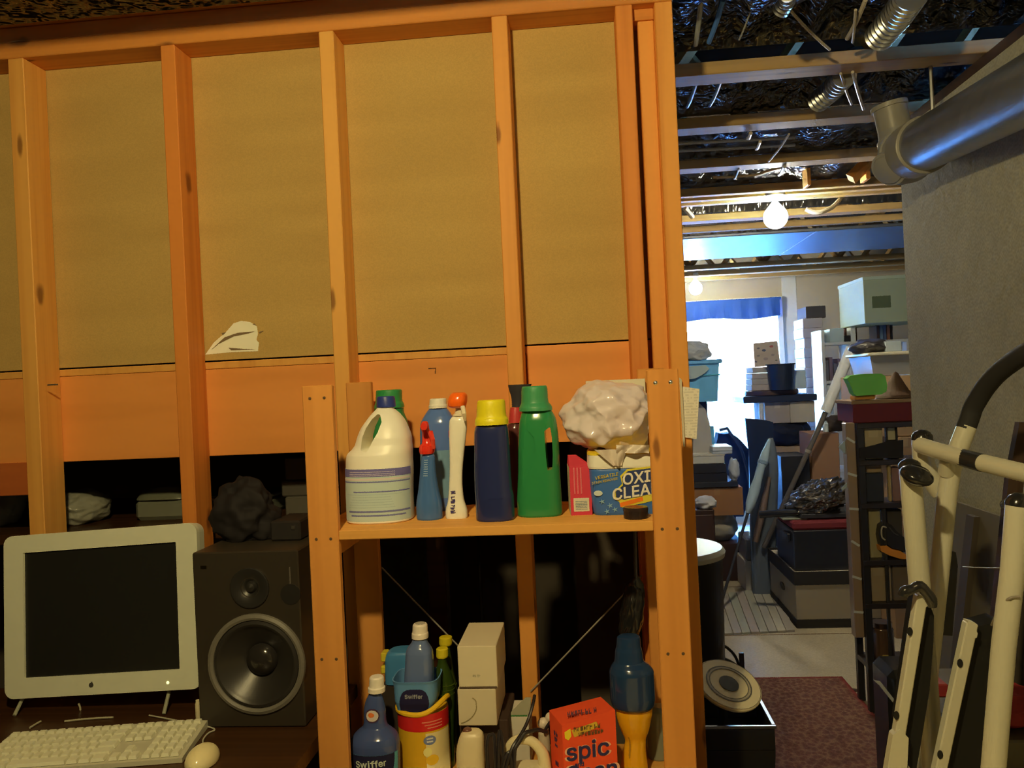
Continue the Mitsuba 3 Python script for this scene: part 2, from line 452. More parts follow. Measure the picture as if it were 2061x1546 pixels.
# --- far wall with the glazed opening
B = struct('wall_back')
wx0, wx1, wz0, wz1 = .45, at(1567, 700, FAR)[0], .16, at(1500, 640, FAR)[2] + .14
for a in ((-4, wx0, 0, 2.75), (wx1, 3.6, 0, 2.75), (wx0, wx1, 0, wz0), (wx0, wx1, wz1, 2.75)):
    part(B, 'board_sheet', box(a[0], a[1], FAR, FAR + .12, a[2], a[3], 0), (.48, .43, .33), smooth=False)
part(B, 'white_seam', box(wx1 + .055, at(1603, 600, FAR)[0], FAR - .004, FAR - .0005, .3, 2.45, 0), (.72, .75, .76), smooth=False)
Wn = struct('window_1')
for a in ((wx0 - .05, wx0, wz0 - .05, wz1 + .05), (wx1, wx1 + .05, wz0 - .05, wz1 + .05), (wx0, wx1, wz1, wz1 + .05), (wx0, wx1, wz0 - .05, wz0), ((wx0 + wx1) / 2 - .5, (wx0 + wx1) / 2 - .45, wz0, wz1)):
    part(Wn, 'frame', box(a[0], a[1], FAR - .03, FAR + .06, a[2], a[3], .003), (.82, .84, .86), mat='mat_satin', smooth=False)
part(Wn, 'pane', box(wx0, wx1, FAR + .02, FAR + .021, wz0, wz1, 0), mat='mat_clear', smooth=False)
vz0, vz1 = at(1480, 641, FAR - .1)[2], at(1480, 604, FAR - .1)[2]
g = np.linspace(wx0 - .1, at(1572, 620, FAR - .1)[0], 60); V = []
for z in np.linspace(vz0, vz1, 6):
    for i, x in enumerate(g): V.append((x, FAR - .07 + .012 * math.sin(i * 1.1) * (1.3 - (z - vz0) / (vz1 - vz0)), z + .012 * math.sin(i * .23) * (z < vz0 + .01)))
F = [[r * 60 + i, r * 60 + i + 1, (r + 1) * 60 + i + 1, (r + 1) * 60 + i] for r in range(5) for i in range(59)]
vm = trimesh.Trimesh(*[np.array(V), np.vstack([np.array(F)[:, [0, 1, 2]], np.array(F)[:, [0, 2, 3]]])], process=False)
scene[thing('valance', 'blue cloth valance across the top of the bright far window', 'valance')] = shape(cat(vm, tube([(wx0 - .12, FAR - .05, vz1), (wx1 + .03, FAR - .05, vz1)], .012, 8)), 'mat_matte', (.03, .10, .42), 40)

# --- ceiling: subfloor, open-web trusses, draped foil, wires
C = struct('ceiling')
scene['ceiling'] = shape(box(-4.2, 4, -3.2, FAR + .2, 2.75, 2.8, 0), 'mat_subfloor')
def chordY(y, x=1600): return atz(x, y, ZC)[1]
chords = [chordY(136), chordY(243), chordY(325)]
far_chords = [chordY(531), chordY(544), chordY(554), chordY(563)]
mid = [chordY(381), chordY(381) + .11, chordY(381) + .22, chordY(433), chordY(455)]
wood('wood_chord', 'x', (0.470, 0.311, 0.125), (0.338, 0.210, 0.078))
for k, Y in enumerate(chords + mid + far_chords + [-2.2, -1.6, -1.0, -.4, .2, .8, 1.4]):
    wide = .045 if k in (3, 4, 5, 7) else .089
    x0 = .245 if 2.05 < Y + wide and Y < 2.06 + .1 else -3.9
    part(C, 'truss_chord', box(x0, 3.4, Y, Y + wide, ZC, ZC + .038, .002), mat='wood_chord', smooth=False)
    if k in (3, 4, 5): continue
    ms = []
    for i in range(-6, 6):
        x = i * .6 + .3 + (k % 2) * .3
        for s in (-1, 1):
            ms.append(tube([(x, Y + .045, ZC + .03), (x + s * .29, Y + .045, 2.745)], .022, 4))
    if Y > 2: part(C, 'truss_web', cat(*ms), mat='wood_chord', smooth=False, kind='stuff')
part(C, 'furring_strip', box(-3.9, .24, D - .085, D + .09, ZP + .080, ZP + .094, .001), mat='wood_plate', smooth=False)


def drape(Y0, Y1, x0, x1, z, seed, amp=.05):
    """a crumpled sheet of foil-faced insulation between two trusses"""
    nx, ny = 110, 22
    X, Yg = np.meshgrid(np.linspace(x0, x1, nx), np.linspace(Y0, Y1, ny))
    p = np.stack([X * 4 + Yg * 2.6, Yg * 3 - X * 1.2, np.full_like(X, seed * 3.7)], -1)
    h = meshkit.fbm(p, 4, seed) - .5
    r = np.abs(meshkit.fbm(np.stack([X * 2.1 + Yg * 2.4, X * 13 - Yg * 2, np.full_like(X, seed)], -1), 3, seed + 3) - .5)
    sag = -.03 * np.sin(np.pi * (Yg - Y0) / (Y1 - Y0))
    t = (Yg - Y0) / (Y1 - Y0)
    Z = ZC + .041 + np.clip(np.sin(np.pi * t), 0, 1) ** .6 * np.maximum(z - ZC - .03 + amp * h * 3.0 - r * .22, .001)
    V = np.stack([X, Yg, Z], -1).reshape(-1, 3)
    F = [[r_ * nx + i, r_ * nx + i + 1, (r_ + 1) * nx + i + 1, (r_ + 1) * nx + i] for r_ in range(ny - 1) for i in range(nx - 1)]
    F = np.array(F); return trimesh.Trimesh(V, np.vstack([F[:, [0, 1, 2]], F[:, [0, 2, 3]]]), process=False)


bays = [(1.5, 2.37), (chords[0] + .095, chords[1] - .005), (chords[1] + .095, chords[2] - .005), (chords[2] + .095, mid[0] - .005)]
for i, (a, b) in enumerate(bays):
    part(C, 'foil_sheet', drape(max(a, 2.055) if i == 0 else a, b, .25 if i == 0 else -.04, 3.39, 2.425, i + 2), mat='mat_foil', smooth=True)
part(C, 'foil_sheet', drape(-2.9, 1.86, -3.8, 3.3, 2.47, 11), mat='mat_foil', smooth=True)
part(C, 'foil_sheet', drape(mid[2] + .1, mid[3] - .01, -.04, 3.39, 2.52, 8), mat='mat_foil', smooth=True)
# straps and wires hung below the foil
wires = [((1411, 0), (1400, 90), 2.14, 2.31, .007, 0), ((1455, 0), (1427, 85), 2.14, 2.31, .007, 1), ((1517, 0), (1488, 80), 2.14, 2.31, .0025, 0), ((1580, 8), (1670, 100), 2.14, 2.33, .004, 2),
         ((1742, 0), (1705, 78), 2.13, 2.31, .006, 2), ((1722, 20), (1716, 85), 2.15, 2.31, .004, 2), ((1401, 168), (1383, 215), 2.55, 2.78, .006, 1), ((1450, 165), (1428, 213), 2.55, 2.78, .006, 1),
         ((1692, 148), (1714, 210), 2.5, 2.78, .004, 2), ((1716, 145), (1738, 220), 2.5, 2.82, .005, 2), ((1588, 270), (1547, 325), 3.05, 3.4, .004, 2), ((1511, 268), (1505, 278), 3.05, 3.15, .007, 2),
         ((1530, 285), (1522, 300), 3.15, 3.3, .006, 2), ((1579, 335), (1568, 352), 3.6, 3.8, .008, 0), ((1487, 340), (1478, 360), 3.6, 3.8, .004, 0)]
tone = ((.45, .48, .5), (.10, .28, .85), (.5, .45, .38))
for a, b, Ya, Yb, r, c in wires:
    pa, pb = at(*a, Ya), at(*b, Yb); m = (pa + pb) / 2 + np.array([0, 0, -.006])
    part(C, 'hanging_wire', tube([pa, m, pb], r, 7, smooth=7), tone[c], mat='mat_satin')
def ribbed(pts, r, n):
    q = np.linspace(0, 1, n * 4 + 1); P = np.stack([np.interp(q, np.linspace(0, 1, len(pts)), [p[k] for p in pts]) for k in range(3)], 1)
    return tube(P, [r * (1.0 if i % 4 in (0, 1) else .78) for i in range(len(P))], 18)
for i, (a, b, z) in enumerate((((1836, -14), (1770, 74), 2.335), ((1700, 152), (1646, 205), 2.34), ((1586, -16), (1572, 22), 2.345))):
    P = [atz(*a, z), atz((a[0] + b[0]) / 2 + 4, (a[1] + b[1]) / 2, z + .01), atz(*b, z)]
    solo('flexible_duct', f'ribbed shiny duct piece under the ceiling foil, {("the largest, nearest the grey pipe", "the middle one, behind the first joist", "the smallest, at the top edge")[i]}', 'duct', ribbed(P, (.040, .036, .022)[i], (11, 9, 5)[i]), (.55, .57, .60), 'mat_metal', 40)
# curled cable under the middle joists, cable lines, plastic bits
key = solo('ceiling_cable', 'pale cable hanging in a loop beside the nearer bare bulb', 'cable', tube([at(1622, 421, 4.3), at(1645, 428, 4.3), at(1670, 420, 4.32), at(1688, 404, 4.36), at(1694, 396, 4.4)], .012, 8, smooth=16), (.75, .62, .42), 'mat_satin')
solo('ceiling_cable', 'pale cable curling down at the left end of the middle joists by the stud wall', 'cable', tube([at(1378, 420, 4.2), at(1386, 428, 4.22), at(1394, 437, 4.25)], .012, 8, smooth=8), (.75, .62, .42), 'mat_satin')
solo('ceiling_cable', 'thin tan cable sagging under foil in front of the tripled joist', 'cable', tube([at(1435, 357, 3.75), at(1475, 356, 3.75), at(1518, 352, 3.75), at(1545, 344, 3.8), at(1568, 338, 3.85)], .006, 8, smooth=16), (.55, .38, .18), 'mat_satin')
for i, (y0, y1) in enumerate(((288, 283), (303, 298))):
    solo('ceiling_pipe', f'thin grey pipe along the joists, the {("nearer", "farther")[i]} of two left of the elbow', 'pipe', tube([atz(1340, y0 + 2, 2.36 - .0 * i), atz(1600, y1 - 6, 2.36)], .007, 8), (.4, .42, .45), 'mat_satin')

# --- flat sheet metal duct across the room
d0, d1 = atz(1600, 512, 2.308)[1], atz(1600, 468, 2.308)[1]
dy0, dy1 = min(d0, d1), max(d0, d1)
k = thing('ceiling_duct', 'wide flat blue-grey duct crossing under the far joists', 'duct')
scene['mat_duct'] = two({'type': 'principled', 'base_color': {'type': 'rgb', 'value': (.15, .165, .19)}, 'roughness': 0.48, 'metallic': .8})
part(k, 'body', box(.0, 3.39, dy0, dy1, 2.308, 2.329, .004), mat='mat_duct', smooth=False)
for i in range(3): part(k, 'seam', box(.3 + i * 1.15, .32 + i * 1.15, dy0 - .004, dy1 + .004, 2.305, 2.3285, .001), mat='mat_duct', smooth=False)
# orange blocking behind the bulb, at the right end
part(C, 'diagonal_brace', tube([at(1712, 360, 3.86), at(1752, 322, 3.86)], .03, 4), mat='wood_stud', smooth=False)
part(C, 'blocking', pbox(1743, 1752, 315, 360, 3.85, .09), mat='wood_stud', smooth=False)
part(C, 'blocking', pbox(1625, 1632, 330, 372, 3.85, .09), mat='wood_stud', smooth=False)

# --- the bare bulbs
def bulb(c, label, radiance, r=.033, globe=False, weight=1.2):
    c = np.array(c); k = thing('light_bulb', label, 'lamp')
    prof = [(.0001, -r)] + [(r * math.cos(t), r * math.sin(t)) for t in np.linspace(-1.45, .75, 18)] + [(.016, r * 1.25), (.0135, r * 1.55), (.0001, r * 1.56)]
    em = {'type': 'area', 'sampling_weight': weight, 'radiance': {'type': 'rgb', 'value': list(radiance)}}
    if globe: scene[k + '__glass'] = {'type': 'sphere', 'center': c.tolist(), 'radius': r, 'bsdf': {'type': 'diffuse'}, 'emitter': em}
    else: part(k, 'glass', lathe(prof, c, 24), (.9, .9, .9), smooth=True, emitter=em)
    part(k, 'socket', lathe([(.0001, r * (1.02 if globe else 1.565)), (.019, r * (1.02 if globe else 1.565)), (.021, r * 2.2), (.05, r * 2.25), (.052, ZC - c[2] - .001), (.0001, ZC - c[2] - .0005)], c, 24), (.75, .72, .66), mat='mat_satin')
    return k


bulb((-.27, .25, 2.235), 'bare warm bulb above the place of the photographer', BULB_NEAR, globe=True, weight=4.0)
b1 = at(1565, 443, 4.18); bulb((b1[0], mid[0] + .13, 2.225), 'nearer and larger of the two bare bulbs glowing under the joists', BULB_FAR, .060)
b2 = at(1415, 566, 6.95); bulb((b2[0], far_chords[1] + .045, 2.225), 'farther and smaller of the two bare bulbs glowing by the window', BULB_FAR, .060)

# ================================================================== THE WOODEN SHELF UNIT AND WHAT STANDS ON IT
SY, RY = 1.62, 1.925
ZS = at(767, 1066, SY)[2]                     # upper shelf's top
ZL = .60                                      # lower shelf's top
k = thing('wooden_shelf', 'home-made open wooden shelf unit of pale boards standing before the stud wall', 'shelf')
xl0, xl1 = at(607, 780, SY)[0], at(667, 780, SY)[0]
xr0, xr1 = at(1302, 760, SY)[0], at(1366, 760, SY)[0]
ztop = at(637, 776, SY)[2]
posts = [(xl0, xl1, SY), (xr0, xr1, SY), (xl0, xl1, RY), (xr0, xr1, RY)]
for x0, x1, Y in posts:
    p = part(k, 'post', box(x0, x1, Y, Y + .019, 0, ztop + (.006 if Y > 1.8 else 0), .002), mat='wood_post', smooth=False)
    if Y < 1.8:
        for zz in (ztop - .026, ZS - .016, ZL - .012, ZS - .26):
            for dx in (.016, x1 - x0 - .016):
                c = np.array([x0 + dx, Y, zz]); shiny = x0 > 0 and zz > 1.3
                part(p, 'screw', lathe([(.0001, 0), (.0042 if shiny else .0032, 0), (.002, .0016), (.0001, .0016)], c, 10, (0, -1, 0)), (.75, .75, .75) if shiny else (.10, .06, .03), mat='mat_metal' if shiny else 'mat_matte')
for z in (ZS, ZL):
    part(k, 'shelf_board', cat(box(xl1 + .0005, xr0 - .0005, SY + .0005, SY + .0200, z - .019, z, .0015), box(xl0, xr1, SY + .0195, SY + .156, z - .019, z, .0015)), mat='wood_shelf', smooth=False)
    part(k, 'shelf_board', box(xl0, xr1, SY + .1565, RY - .0005, z - .019, z, .0015), mat='wood_shelf', smooth=False)
    for x0 in (xl0, xr0): part(k, 'side_cleat', box(x0 + .02, x0 + .039, SY + .0195, RY - .0005, z - .065, z - .0195, .002), mat='wood_post', smooth=False)

# --- 1 white bleach jug
Y = 1.745
body = px_loft(Y, [(1060, 708, 828), (1050, 703, 830), (1000, 701, 830), (940, 700, 830), (925, 700, 829), (912, 702, 829), (902, 711, 829), (894, 717, 828), (880, 721, 827), (860, 729, 820), (845, 739, 813), (832, 749, 803), (824, 757, 794), (818, 761, 789)], ry=.92, e=2.5, z0=ZS)
M = m3.Manifold(m3.Mesh(np.array(body.mesh(48, 44).vertices, np.float32), np.array(body.mesh(48, 44).faces, np.uint32)))
hp = ((768, 838), (772, 848), (767, 866), (757, 885), (750, 900), (744, 899), (745, 880), (751, 862), (760, 846))
H = punch(hp, Y, Y - .2, Y + .2, .0055)
J = M - H
k = thing('bleach_jug', 'white plastic bleach jug with a loop handle, blue cap and pale blue label', 'jug')
part(k, 'body', J, (.84, .82, .72), 'mat_satin', 38)
c = at(777, 812, Y)
part(k, 'cap', lathe([(.0001, -.008), (.0205, -.008), (.021, -.004), (.0195, .013), (.017, .0155), (.0001, .0155)], c), (.025, .045, .25), 'mat_satin', 40)
zt_, zb_ = at(765, 938, Y)[2], at(765, 1040, Y)[2]
lab = part(k, 'label', body.patch(zb_, zt_, -168, -12, .0008), (.50, .62, .62), smooth=True)
def stripe(ya, yb, a0=-165, a1=-15, col=(.17, .19, .42), off=.0014): part(lab, 'stripe', body.patch(at(765, yb, Y)[2], at(765, ya, Y)[2], a0, a1, off, 24, 3), col, smooth=True)
stripe(938, 953, -168, -12, (.16, .15, .40)); stripe(956, 960, col=(.65, .58, .60)); stripe(962, 964.5); stripe(981, 983.5, -120, -15); stripe(1019, 1022.5, -135, -15); stripe(1027, 1030, -128, -30)
for i, y in enumerate((943, 947, 950)): stripe(y, y + 1.2, -130, -55, (.5, .45, .62), .002)
for i in range(6): stripe(987 + i * 5, 988.4 + i * 5, -140 + (i * 37) % 20, -40 - (i * 23) % 25, (.42, .54, .56))

# --- 2 green bottle with green cap, behind the jug
Y = 1.865
k = thing('detergent_bottle', 'green bottle with a wide green cap behind the bleach jug', 'bottle')
body = px_loft(Y, [(1040, 742, 828), (900, 744, 828), (868, 748, 824), (845, 752, 818), (828, 754, 812), (822, 754, 812)], ry=.75, e=2.4, z0=ZS)
part(k, 'body', body.mesh(), (.03, .22, .07), 'mat_satin', 40)
part(k, 'cap', px_loft(Y, [(821, 754, 813), (814, 755, 812), (808, 757, 809), (786, 758, 808), (784.5, 760, 806)], e=2.2).mesh(m=20), (.03, .27, .08), 'mat_satin', 40)

# --- 3 big blue bottle with white cap
k = thing('floor_cleaner_bottle', 'large blue bottle with a white cap behind the red-trigger spray bottle', 'bottle')
body = px_loft(Y, [(1042, 850, 922), (960, 848, 920), (870, 846, 918), (852, 847, 916), (838, 853, 910), (826, 861, 902), (822, 864, 899)], ry=.7, e=2.4, z0=ZS)
part(k, 'body', body.mesh(), (.10, .19, .52), 'mat_gloss', 40)
part(k, 'cap', px_loft(Y, [(821.5, 863, 900), (816, 863, 900), (815, 864, 899), (804, 865, 898), (802, 867, 896)]).mesh(m=20), (.85, .83, .74), 'mat_satin', 40)
part(k, 'label', body.patch(at(880, 1000, Y)[2], at(880, 905, Y)[2], -160, -20), (.16, .30, .46), smooth=True)
part(k, 'red_mark', body.patch(at(900, 880, Y)[2], at(900, 866, Y)[2], -52, -36), (.6, .03, .06), smooth=True)

# --- 4 blue spray bottle with red trigger
Y = 1.735
k = thing('spray_bottle', 'small blue spray bottle with a red trigger head next to the bleach jug', 'spray bottle')
body = px_loft(Y, [(1051, 842, 888), (1044, 838, 891), (1020, 838, 890), (985, 842, 883), (955, 845, 878), (930, 847, 876), (918, 849, 875), (913, 852, 872)], ry=.9, z0=ZS)
part(k, 'body', body.mesh(), (.06, .15, .40), 'mat_gloss', 40)
hd = part(k, 'trigger_head', px_loft(Y, [(913, 846, 873), (905, 844, 875), (897, 845, 875), (893, 849, 871), (884, 850, 868), (870, 850, 866), (864, 848, 864), (858, 847, 863), (850, 849, 861), (848, 851, 859)], ry=1.2, e=2.4).mesh(m=30), (.75, .04, .02), 'mat_gloss', 40)
part(hd, 'trigger', tube([at(866, 870, Y - .02), at(871, 885, Y - .03), at(873, 902, Y - .022)], [.006, .005, .004], 8), (.75, .04, .02), 'mat_gloss')
part(hd, 'nozzle', tube([at(854, 858, Y - .012), at(853, 859, Y - .045)], .0075, 10), (.70, .04, .02), 'mat_gloss')
for i in range(8): part(k, 'embossed_line', body.patch(at(862, 926 + i * 4.4, Y)[2], at(862, 924.4 + i * 4.4, Y)[2], -112, -82, .0006, 8, 2), (.30, .42, .62), smooth=True)

# --- 5 white spray bottle with orange head
Y = 1.735
k = thing('spray_bottle', 'tall slim white spray bottle with an orange head, waisted above its foot', 'spray bottle')
body = px_loft(Y, [(1050, 898, 944), (1044, 895, 945), (1030, 897, 941), (1005, 902, 934), (975, 904, 931), (950, 905, 931), (915, 905, 934), (880, 904, 938), (858, 904, 940), (846, 905, 939), (840, 909, 936), (838, 911, 934)], ry=.62, e=2.6, z0=ZS)
part(k, 'body', body.mesh(), (.86, .83, .72), 'mat_gloss', 40)
part(k, 'neck', px_loft(Y, [(837.5, 911, 934), (834, 911, 934), (833, 914, 933), (821, 917, 934)]).mesh(m=12), (.72, .66, .50), 'mat_gloss', 40)
hd = part(k, 'spray_head', px_loft(Y, [(821, 912, 937), (817, 903, 938), (808, 902, 940), (800, 904, 940), (793, 908, 938), (790, 912, 934)], ry=1.35, e=2.6).mesh(m=24), (.95, .15, .012), 'mat_gloss', 40)
part(hd, 'trigger', tube([at(931, 818, Y - .03), at(934, 832, Y - .035), at(936, 846, Y - .026)], [.005, .005, .003], 8), (.80, .70, .52), 'mat_gloss')
for i, (y, h, n) in enumerate(((992, .010, 1), (1004, .008, 2), (1014, .008, 2), (1026, .010, 2))):
    q = at(913, y, Y); zq = q[2]; ry_ = float(body.f[3](zq)); part(k, 'lettering', strokes(n, h, (q[0] + .001, Y - ry_ * .985 - .0016, zq), (.1, 0, -1), (1, 0, .1), 40 + i), (.05, .04, .16), smooth=False)

# --- 6 navy bottle with yellow cap
Y = 1.70
k = thing('detergent_bottle', 'dark navy blue bottle with a yellow cap at the front edge of the upper shelf', 'bottle')
body = px_loft(Y, [(1064, 968, 1029), (1056, 961, 1034), (1040, 959, 1036), (1000, 957, 1034), (985, 956, 1031), (960, 955, 1029), (900, 955, 1026), (872, 955, 1024), (860, 957, 1022), (855, 960, 1020)], ry=.82, e=2.5, z0=ZS)
part(k, 'body', body.mesh(), (.020, .028, .11), 'mat_gloss', 40)
cp = part(k, 'cap', px_loft(Y, [(854.5, 956, 1023), (849, 956, 1023), (843, 957, 1022), (838, 959, 1019), (808, 961, 1016), (805, 963, 1014)], e=2.1).mesh(m=30), (.78, .68, .015), 'mat_satin', 40)
part(k, 'grip_panel', body.patch(at(990, 1000, Y)[2], at(990, 900, Y)[2], -100, -62, .0012, 14, 12), (.020, .028, .11), 'mat_gloss', True)

# --- 7 green detergent jug with handle
Y = 1.74
k = thing('detergent_jug', 'bright green detergent jug with green cap and side handle beside the navy bottle', 'jug')
body = px_loft(Y, [(1049, 1050, 1126), (1042, 1043, 1131), (1010, 1041, 1131), (975, 1042, 1129), (945, 1043, 1127), (910, 1043, 1126), (870, 1044, 1123), (845, 1046, 1119), (832, 1049, 1113), (827, 1050, 1110)], ry=.72, e=2.6, z0=ZS)
bm = body.mesh(56, 50); M = m3.Manifold(m3.Mesh(np.array(bm.vertices, np.float32), np.array(bm.faces, np.uint32)))
hp = ((1098, 868), (1106, 862), (1109, 880), (1111, 915), (1110, 943), (1104, 944), (1101, 915))
H = punch(hp, Y - .02, Y - .2, Y + .2, .002)
den = ((1040, 872), (1060, 862), (1076, 880), (1080, 920), (1068, 945), (1054, 962), (1044, 960))
Q = punch(den, Y, Y - .2, Y - .026, .001)
part(k, 'body', M - H - Q, (.028, .23, .075), 'mat_gloss', 40)
part(k, 'cap', px_loft(Y, [(826.5, 1045, 1112), (820, 1045, 1111), (815, 1047, 1108), (810, 1049, 1104), (780, 1050, 1101), (777, 1052, 1099)], e=2.1).mesh(m=30), (.05, .29, .12), 'mat_satin', 40)

# --- 8 black and red bottle behind the green jug
Y = 1.87
k = thing('polish_bottle', 'dark bottle with a black flared nozzle and red collar behind the green jug', 'bottle')
part(k, 'body', px_loft(Y, [(1040, 1012, 1060), (900, 1014, 1058), (862, 1018, 1054), (852, 1024, 1050)], ry=.7, z0=ZS).mesh(), (.10, .03, .03), 'mat_gloss', 40)
part(k, 'collar', px_loft(Y, [(851, 1024, 1051), (835, 1025, 1050), (820, 1027, 1048)]).mesh(m=10), (.55, .05, .05), 'mat_satin', 40)
part(k, 'nozzle', px_loft(Y, [(819, 1030, 1054), (800, 1029, 1060), (786, 1025, 1066), (774, 1022, 1070)], ry=.6).mesh(m=16), (.035, .035, .045), 'mat_satin', 40)

# --- 9 pink-red carton
Y = 1.755
x0, x1 = at(1146, 1000, Y)[0], at(1188, 1000, Y)[0]
z1, z2 = at(1160, 937, Y)[2], at(1150, 920, Y)[2]
k = thing('powder_carton', 'slim pink-red carton with a white barcode patch between green jug and tub', 'carton')
bx = hull([(x, y, z) for x in (x0, x1) for y in (Y - .035, Y + .055) for z in (ZS, z1)] + [(x0 + .002, Y + .055, z2), (x0 + .020, Y + .055, z2), (x0 + .002, Y + .02, z2), (x0 + .020, Y + .02, z2)])
turned(bx, .07); part(k, 'body', bx, (.62, .05, .09), smooth=False)
pm = bx.bounds.mean(0); R_ = trimesh.transformations.rotation_matrix(.07, (0, 0, 1), pm)
xc = (x0 + x1) / 2
side = box(x0 - .0008, x0 - .0002, Y - .033, Y + .053, ZS + .001, z1, 0); side.apply_transform(R_); part(k, 'side_panel', side, (.40, .36, .26), smooth=False)
patch = box(x0 + .006, x1 - .006, Y - .0362, Y - .0354, ZS + .008, ZS + .036, 0); patch.apply_transform(R_); bp = part(k, 'barcode_patch', patch, (.66, .62, .50), smooth=False)
bars = cat(*[box(x0 + .010, x1 - .010, Y - .0368, Y - .0364, ZS + .012 + i * .0032, ZS + .0135 + i * .0032, 0) for i in range(6)]); bars.apply_transform(R_); part(bp, 'bars', bars, (.22, .28, .34), smooth=False)
tl = cat(*[box(x0 + .008 + i * .007, x0 + .011 + i * .007, Y - .0366, Y - .036, ZS + .045, ZS + .10, 0) for i in range(3)]); tl.apply_transform(R_); part(k, 'fine_print', tl, (.70, .16, .20), smooth=False)

# --- 10 white tub with blue label and big lettering
Y0, dep = 1.70, .17
tx0, tx1 = at(1186, 990, Y0)[0], at(1186, 990, Y0)[0] + .185
zt1 = at(1240, 912, Y0)[2]; zt2 = at(1240, 943, Y0)[2]
k = thing('laundry_tub', 'white-lidded square tub with blue label lettered OXI CLEAN under the plastic bag', 'tub')
cx, cy = (tx0 + tx1) / 2, Y0 + dep / 2
def sq(z, s, e=7): return (z, cx, cy, (tx1 - tx0) / 2 * s, dep / 2 * s, e)
tub = Loft([sq(ZS, .92), sq(ZS + .004, .94), sq(zt2 - .004, 1.0), sq(zt2 - .001, .99)])
part(k, 'body', tub.mesh(64, 20), (.05, .155, .50), 'mat_satin', 50)
ld = part(k, 'lid', Loft([sq(zt2, 1.015), sq(zt2 + .004, 1.025), sq(zt1 - .004, 1.01), sq(zt1, .97)]).mesh(64, 12), (.80, .78, .70), 'mat_satin', 50)
part(ld, 'yellow_edge', Loft([sq(zt1 - .0035, 1.018), sq(zt1 + .0006, .985)]).mesh(64, 3), (.75, .55, .03), 'mat_satin', 50)
fy = Y0 - .0006
def tfront(z): return cy - dep / 2 * (.94 + .06 * (z - ZS) / (zt2 - ZS)) - .0012
def tat(x, y): q = at(x, y, Y0); return np.array([q[0], tfront(q[2]), q[2]])
lean = np.array([0, -.06, 1.0])
def tword(w, h, x, y, col, o, ang=.14, name='lettering', spread=1.0):
    q = tat(x, y) + np.array([0, -o, 0]); part(k, name, flat_text(w, h, q, (math.cos(ang), 0, math.sin(ang)), (-math.sin(ang) + .14, 0, math.cos(ang)), True, .0007, spread), col, smooth=False)
def tpoly(pix, o, col, name):
    m = prism([tat(x, y)[[0, 2]] for x, y in pix], 0, .0006); v = np.array(m.vertices); v[:, 1] += np.array([tfront(z) for z in v[:, 2]]) - o - .0006; m.vertices = v
    part(k, name, m, col, smooth=False)
tpoly([(1236, 990), (1252, 974), (1248, 958), (1262, 944), (1330, 936), (1342, 1000), (1300, 1012), (1252, 1022), (1246, 1010), (1234, 1004)], .0006, (.70, .60, .06), 'logo_back')
tpoly([(1239, 990), (1254, 977), (1252, 960), (1264, 948), (1328, 940), (1338, 988), (1256, 1006), (1240, 1001)], .0012, (.03, .05, .16), 'logo_outline')
tpoly([(1247, 1013), (1293, 1000), (1295, 1008), (1249, 1021)], .0013, (.88, .22, .02), 'orange_flash')
tword('OXI', .0225, 1281, 961, (.80, .76, .66), .0026, .10); tword('CLEAN', .0225, 1281, 988, (.80, .76, .66), .0026, .13)

tword('VERSATILE', .0065, 1221, 958, (.55, .45, .10), .0008, .16); tword('STAIN REMOVER', .0048, 1217, 968, (.50, .42, .12), .0008, .16)
tpoly([(1204 + 9 * math.cos(t), 993 + 5.5 * math.sin(t)) for t in np.linspace(0, 6.28, 16)[:-1]], .0008, (.60, .70, .72), 'white_oval')
for i, (x, y) in enumerate(((1228, 1018), (1238, 1026), (1212, 1010), (1222, 1030), (1270, 1030))):
    tpoly([(x + 5 * math.cos(t) * (1.4 if j % 2 else .4), y + 5 * math.sin(t) * (1.3 if j % 2 else .4)) for j, t in enumerate(np.linspace(0, 6.28, 11)[:-1])], .0007, (.25, .45, .65), 'splash_mark')

# --- 11 crumpled plastic bag on the tub, 12 white carton behind, 13 black puck
zb0 = zt1 + .001
c = at(1222, 845, 1.78)
bag = blob((c[0] + .004, 1.79, (zb0 + at(1220, 772, 1.78)[2]) / 2 + .003), (at(1318, 845, 1.78)[0] - at(1124, 845, 1.78)[0], .20, at(1220, 764, 1.78)[2] - zb0 + .012), 3, .20, 1.9, 5, .93)
v = np.array(bag.vertices); v += (meshkit.fbm(v * 30, 3, 5)[:, None] - .5) * .010; r = np.abs(meshkit.fbm(v * 15 + 5, 2, 9) - .5); v += (r[:, None] * -.055) * (v - v.mean(0)) / .1; v[:, 2] = np.maximum(v[:, 2], zb0); bag.vertices = v
k = thing('plastic_bag', 'crumpled pale lavender plastic bag lying on the white tub lid', 'bag')
part(k, 'bag', bag, (.70, .61, .64), 'mat_gloss', True)
fl = []
for i, (xa, ya, xb, yb, dy) in enumerate(((1196, 905, 1262, 938, 0), (1240, 895, 1306, 912, .006))):
    n = 14; P = []
    for a in range(n):
        for b in range(8):
            s, t = a / (n - 1), b / 7; w = 1 - .75 * t if i == 0 else 1
            x = xa + (xb - xa) * (.5 + (s - .5) * w) + (14 * t if i == 0 else 0); y = ya + (yb - ya) * t
            q = at(x, y, 1.688); P.append(q + np.array([0, -.006 * math.sin(s * 9 + t * 3) - dy, 0]))
    F = [[a * 8 + b, a * 8 + b + 1, (a + 1) * 8 + b + 1, (a + 1) * 8 + b] for a in range(n - 1) for b in range(7)]; F = np.array(F)
    fl.append(trimesh.Trimesh(np.array(P), np.vstack([F[:, [0, 1, 2]], F[:, [0, 2, 3]]]), process=False))
part(k, 'hanging_flap', cat(*fl), (.62, .54, .48), 'mat_satin', True)
x0 = at(1180, 800, 1.885)[0]
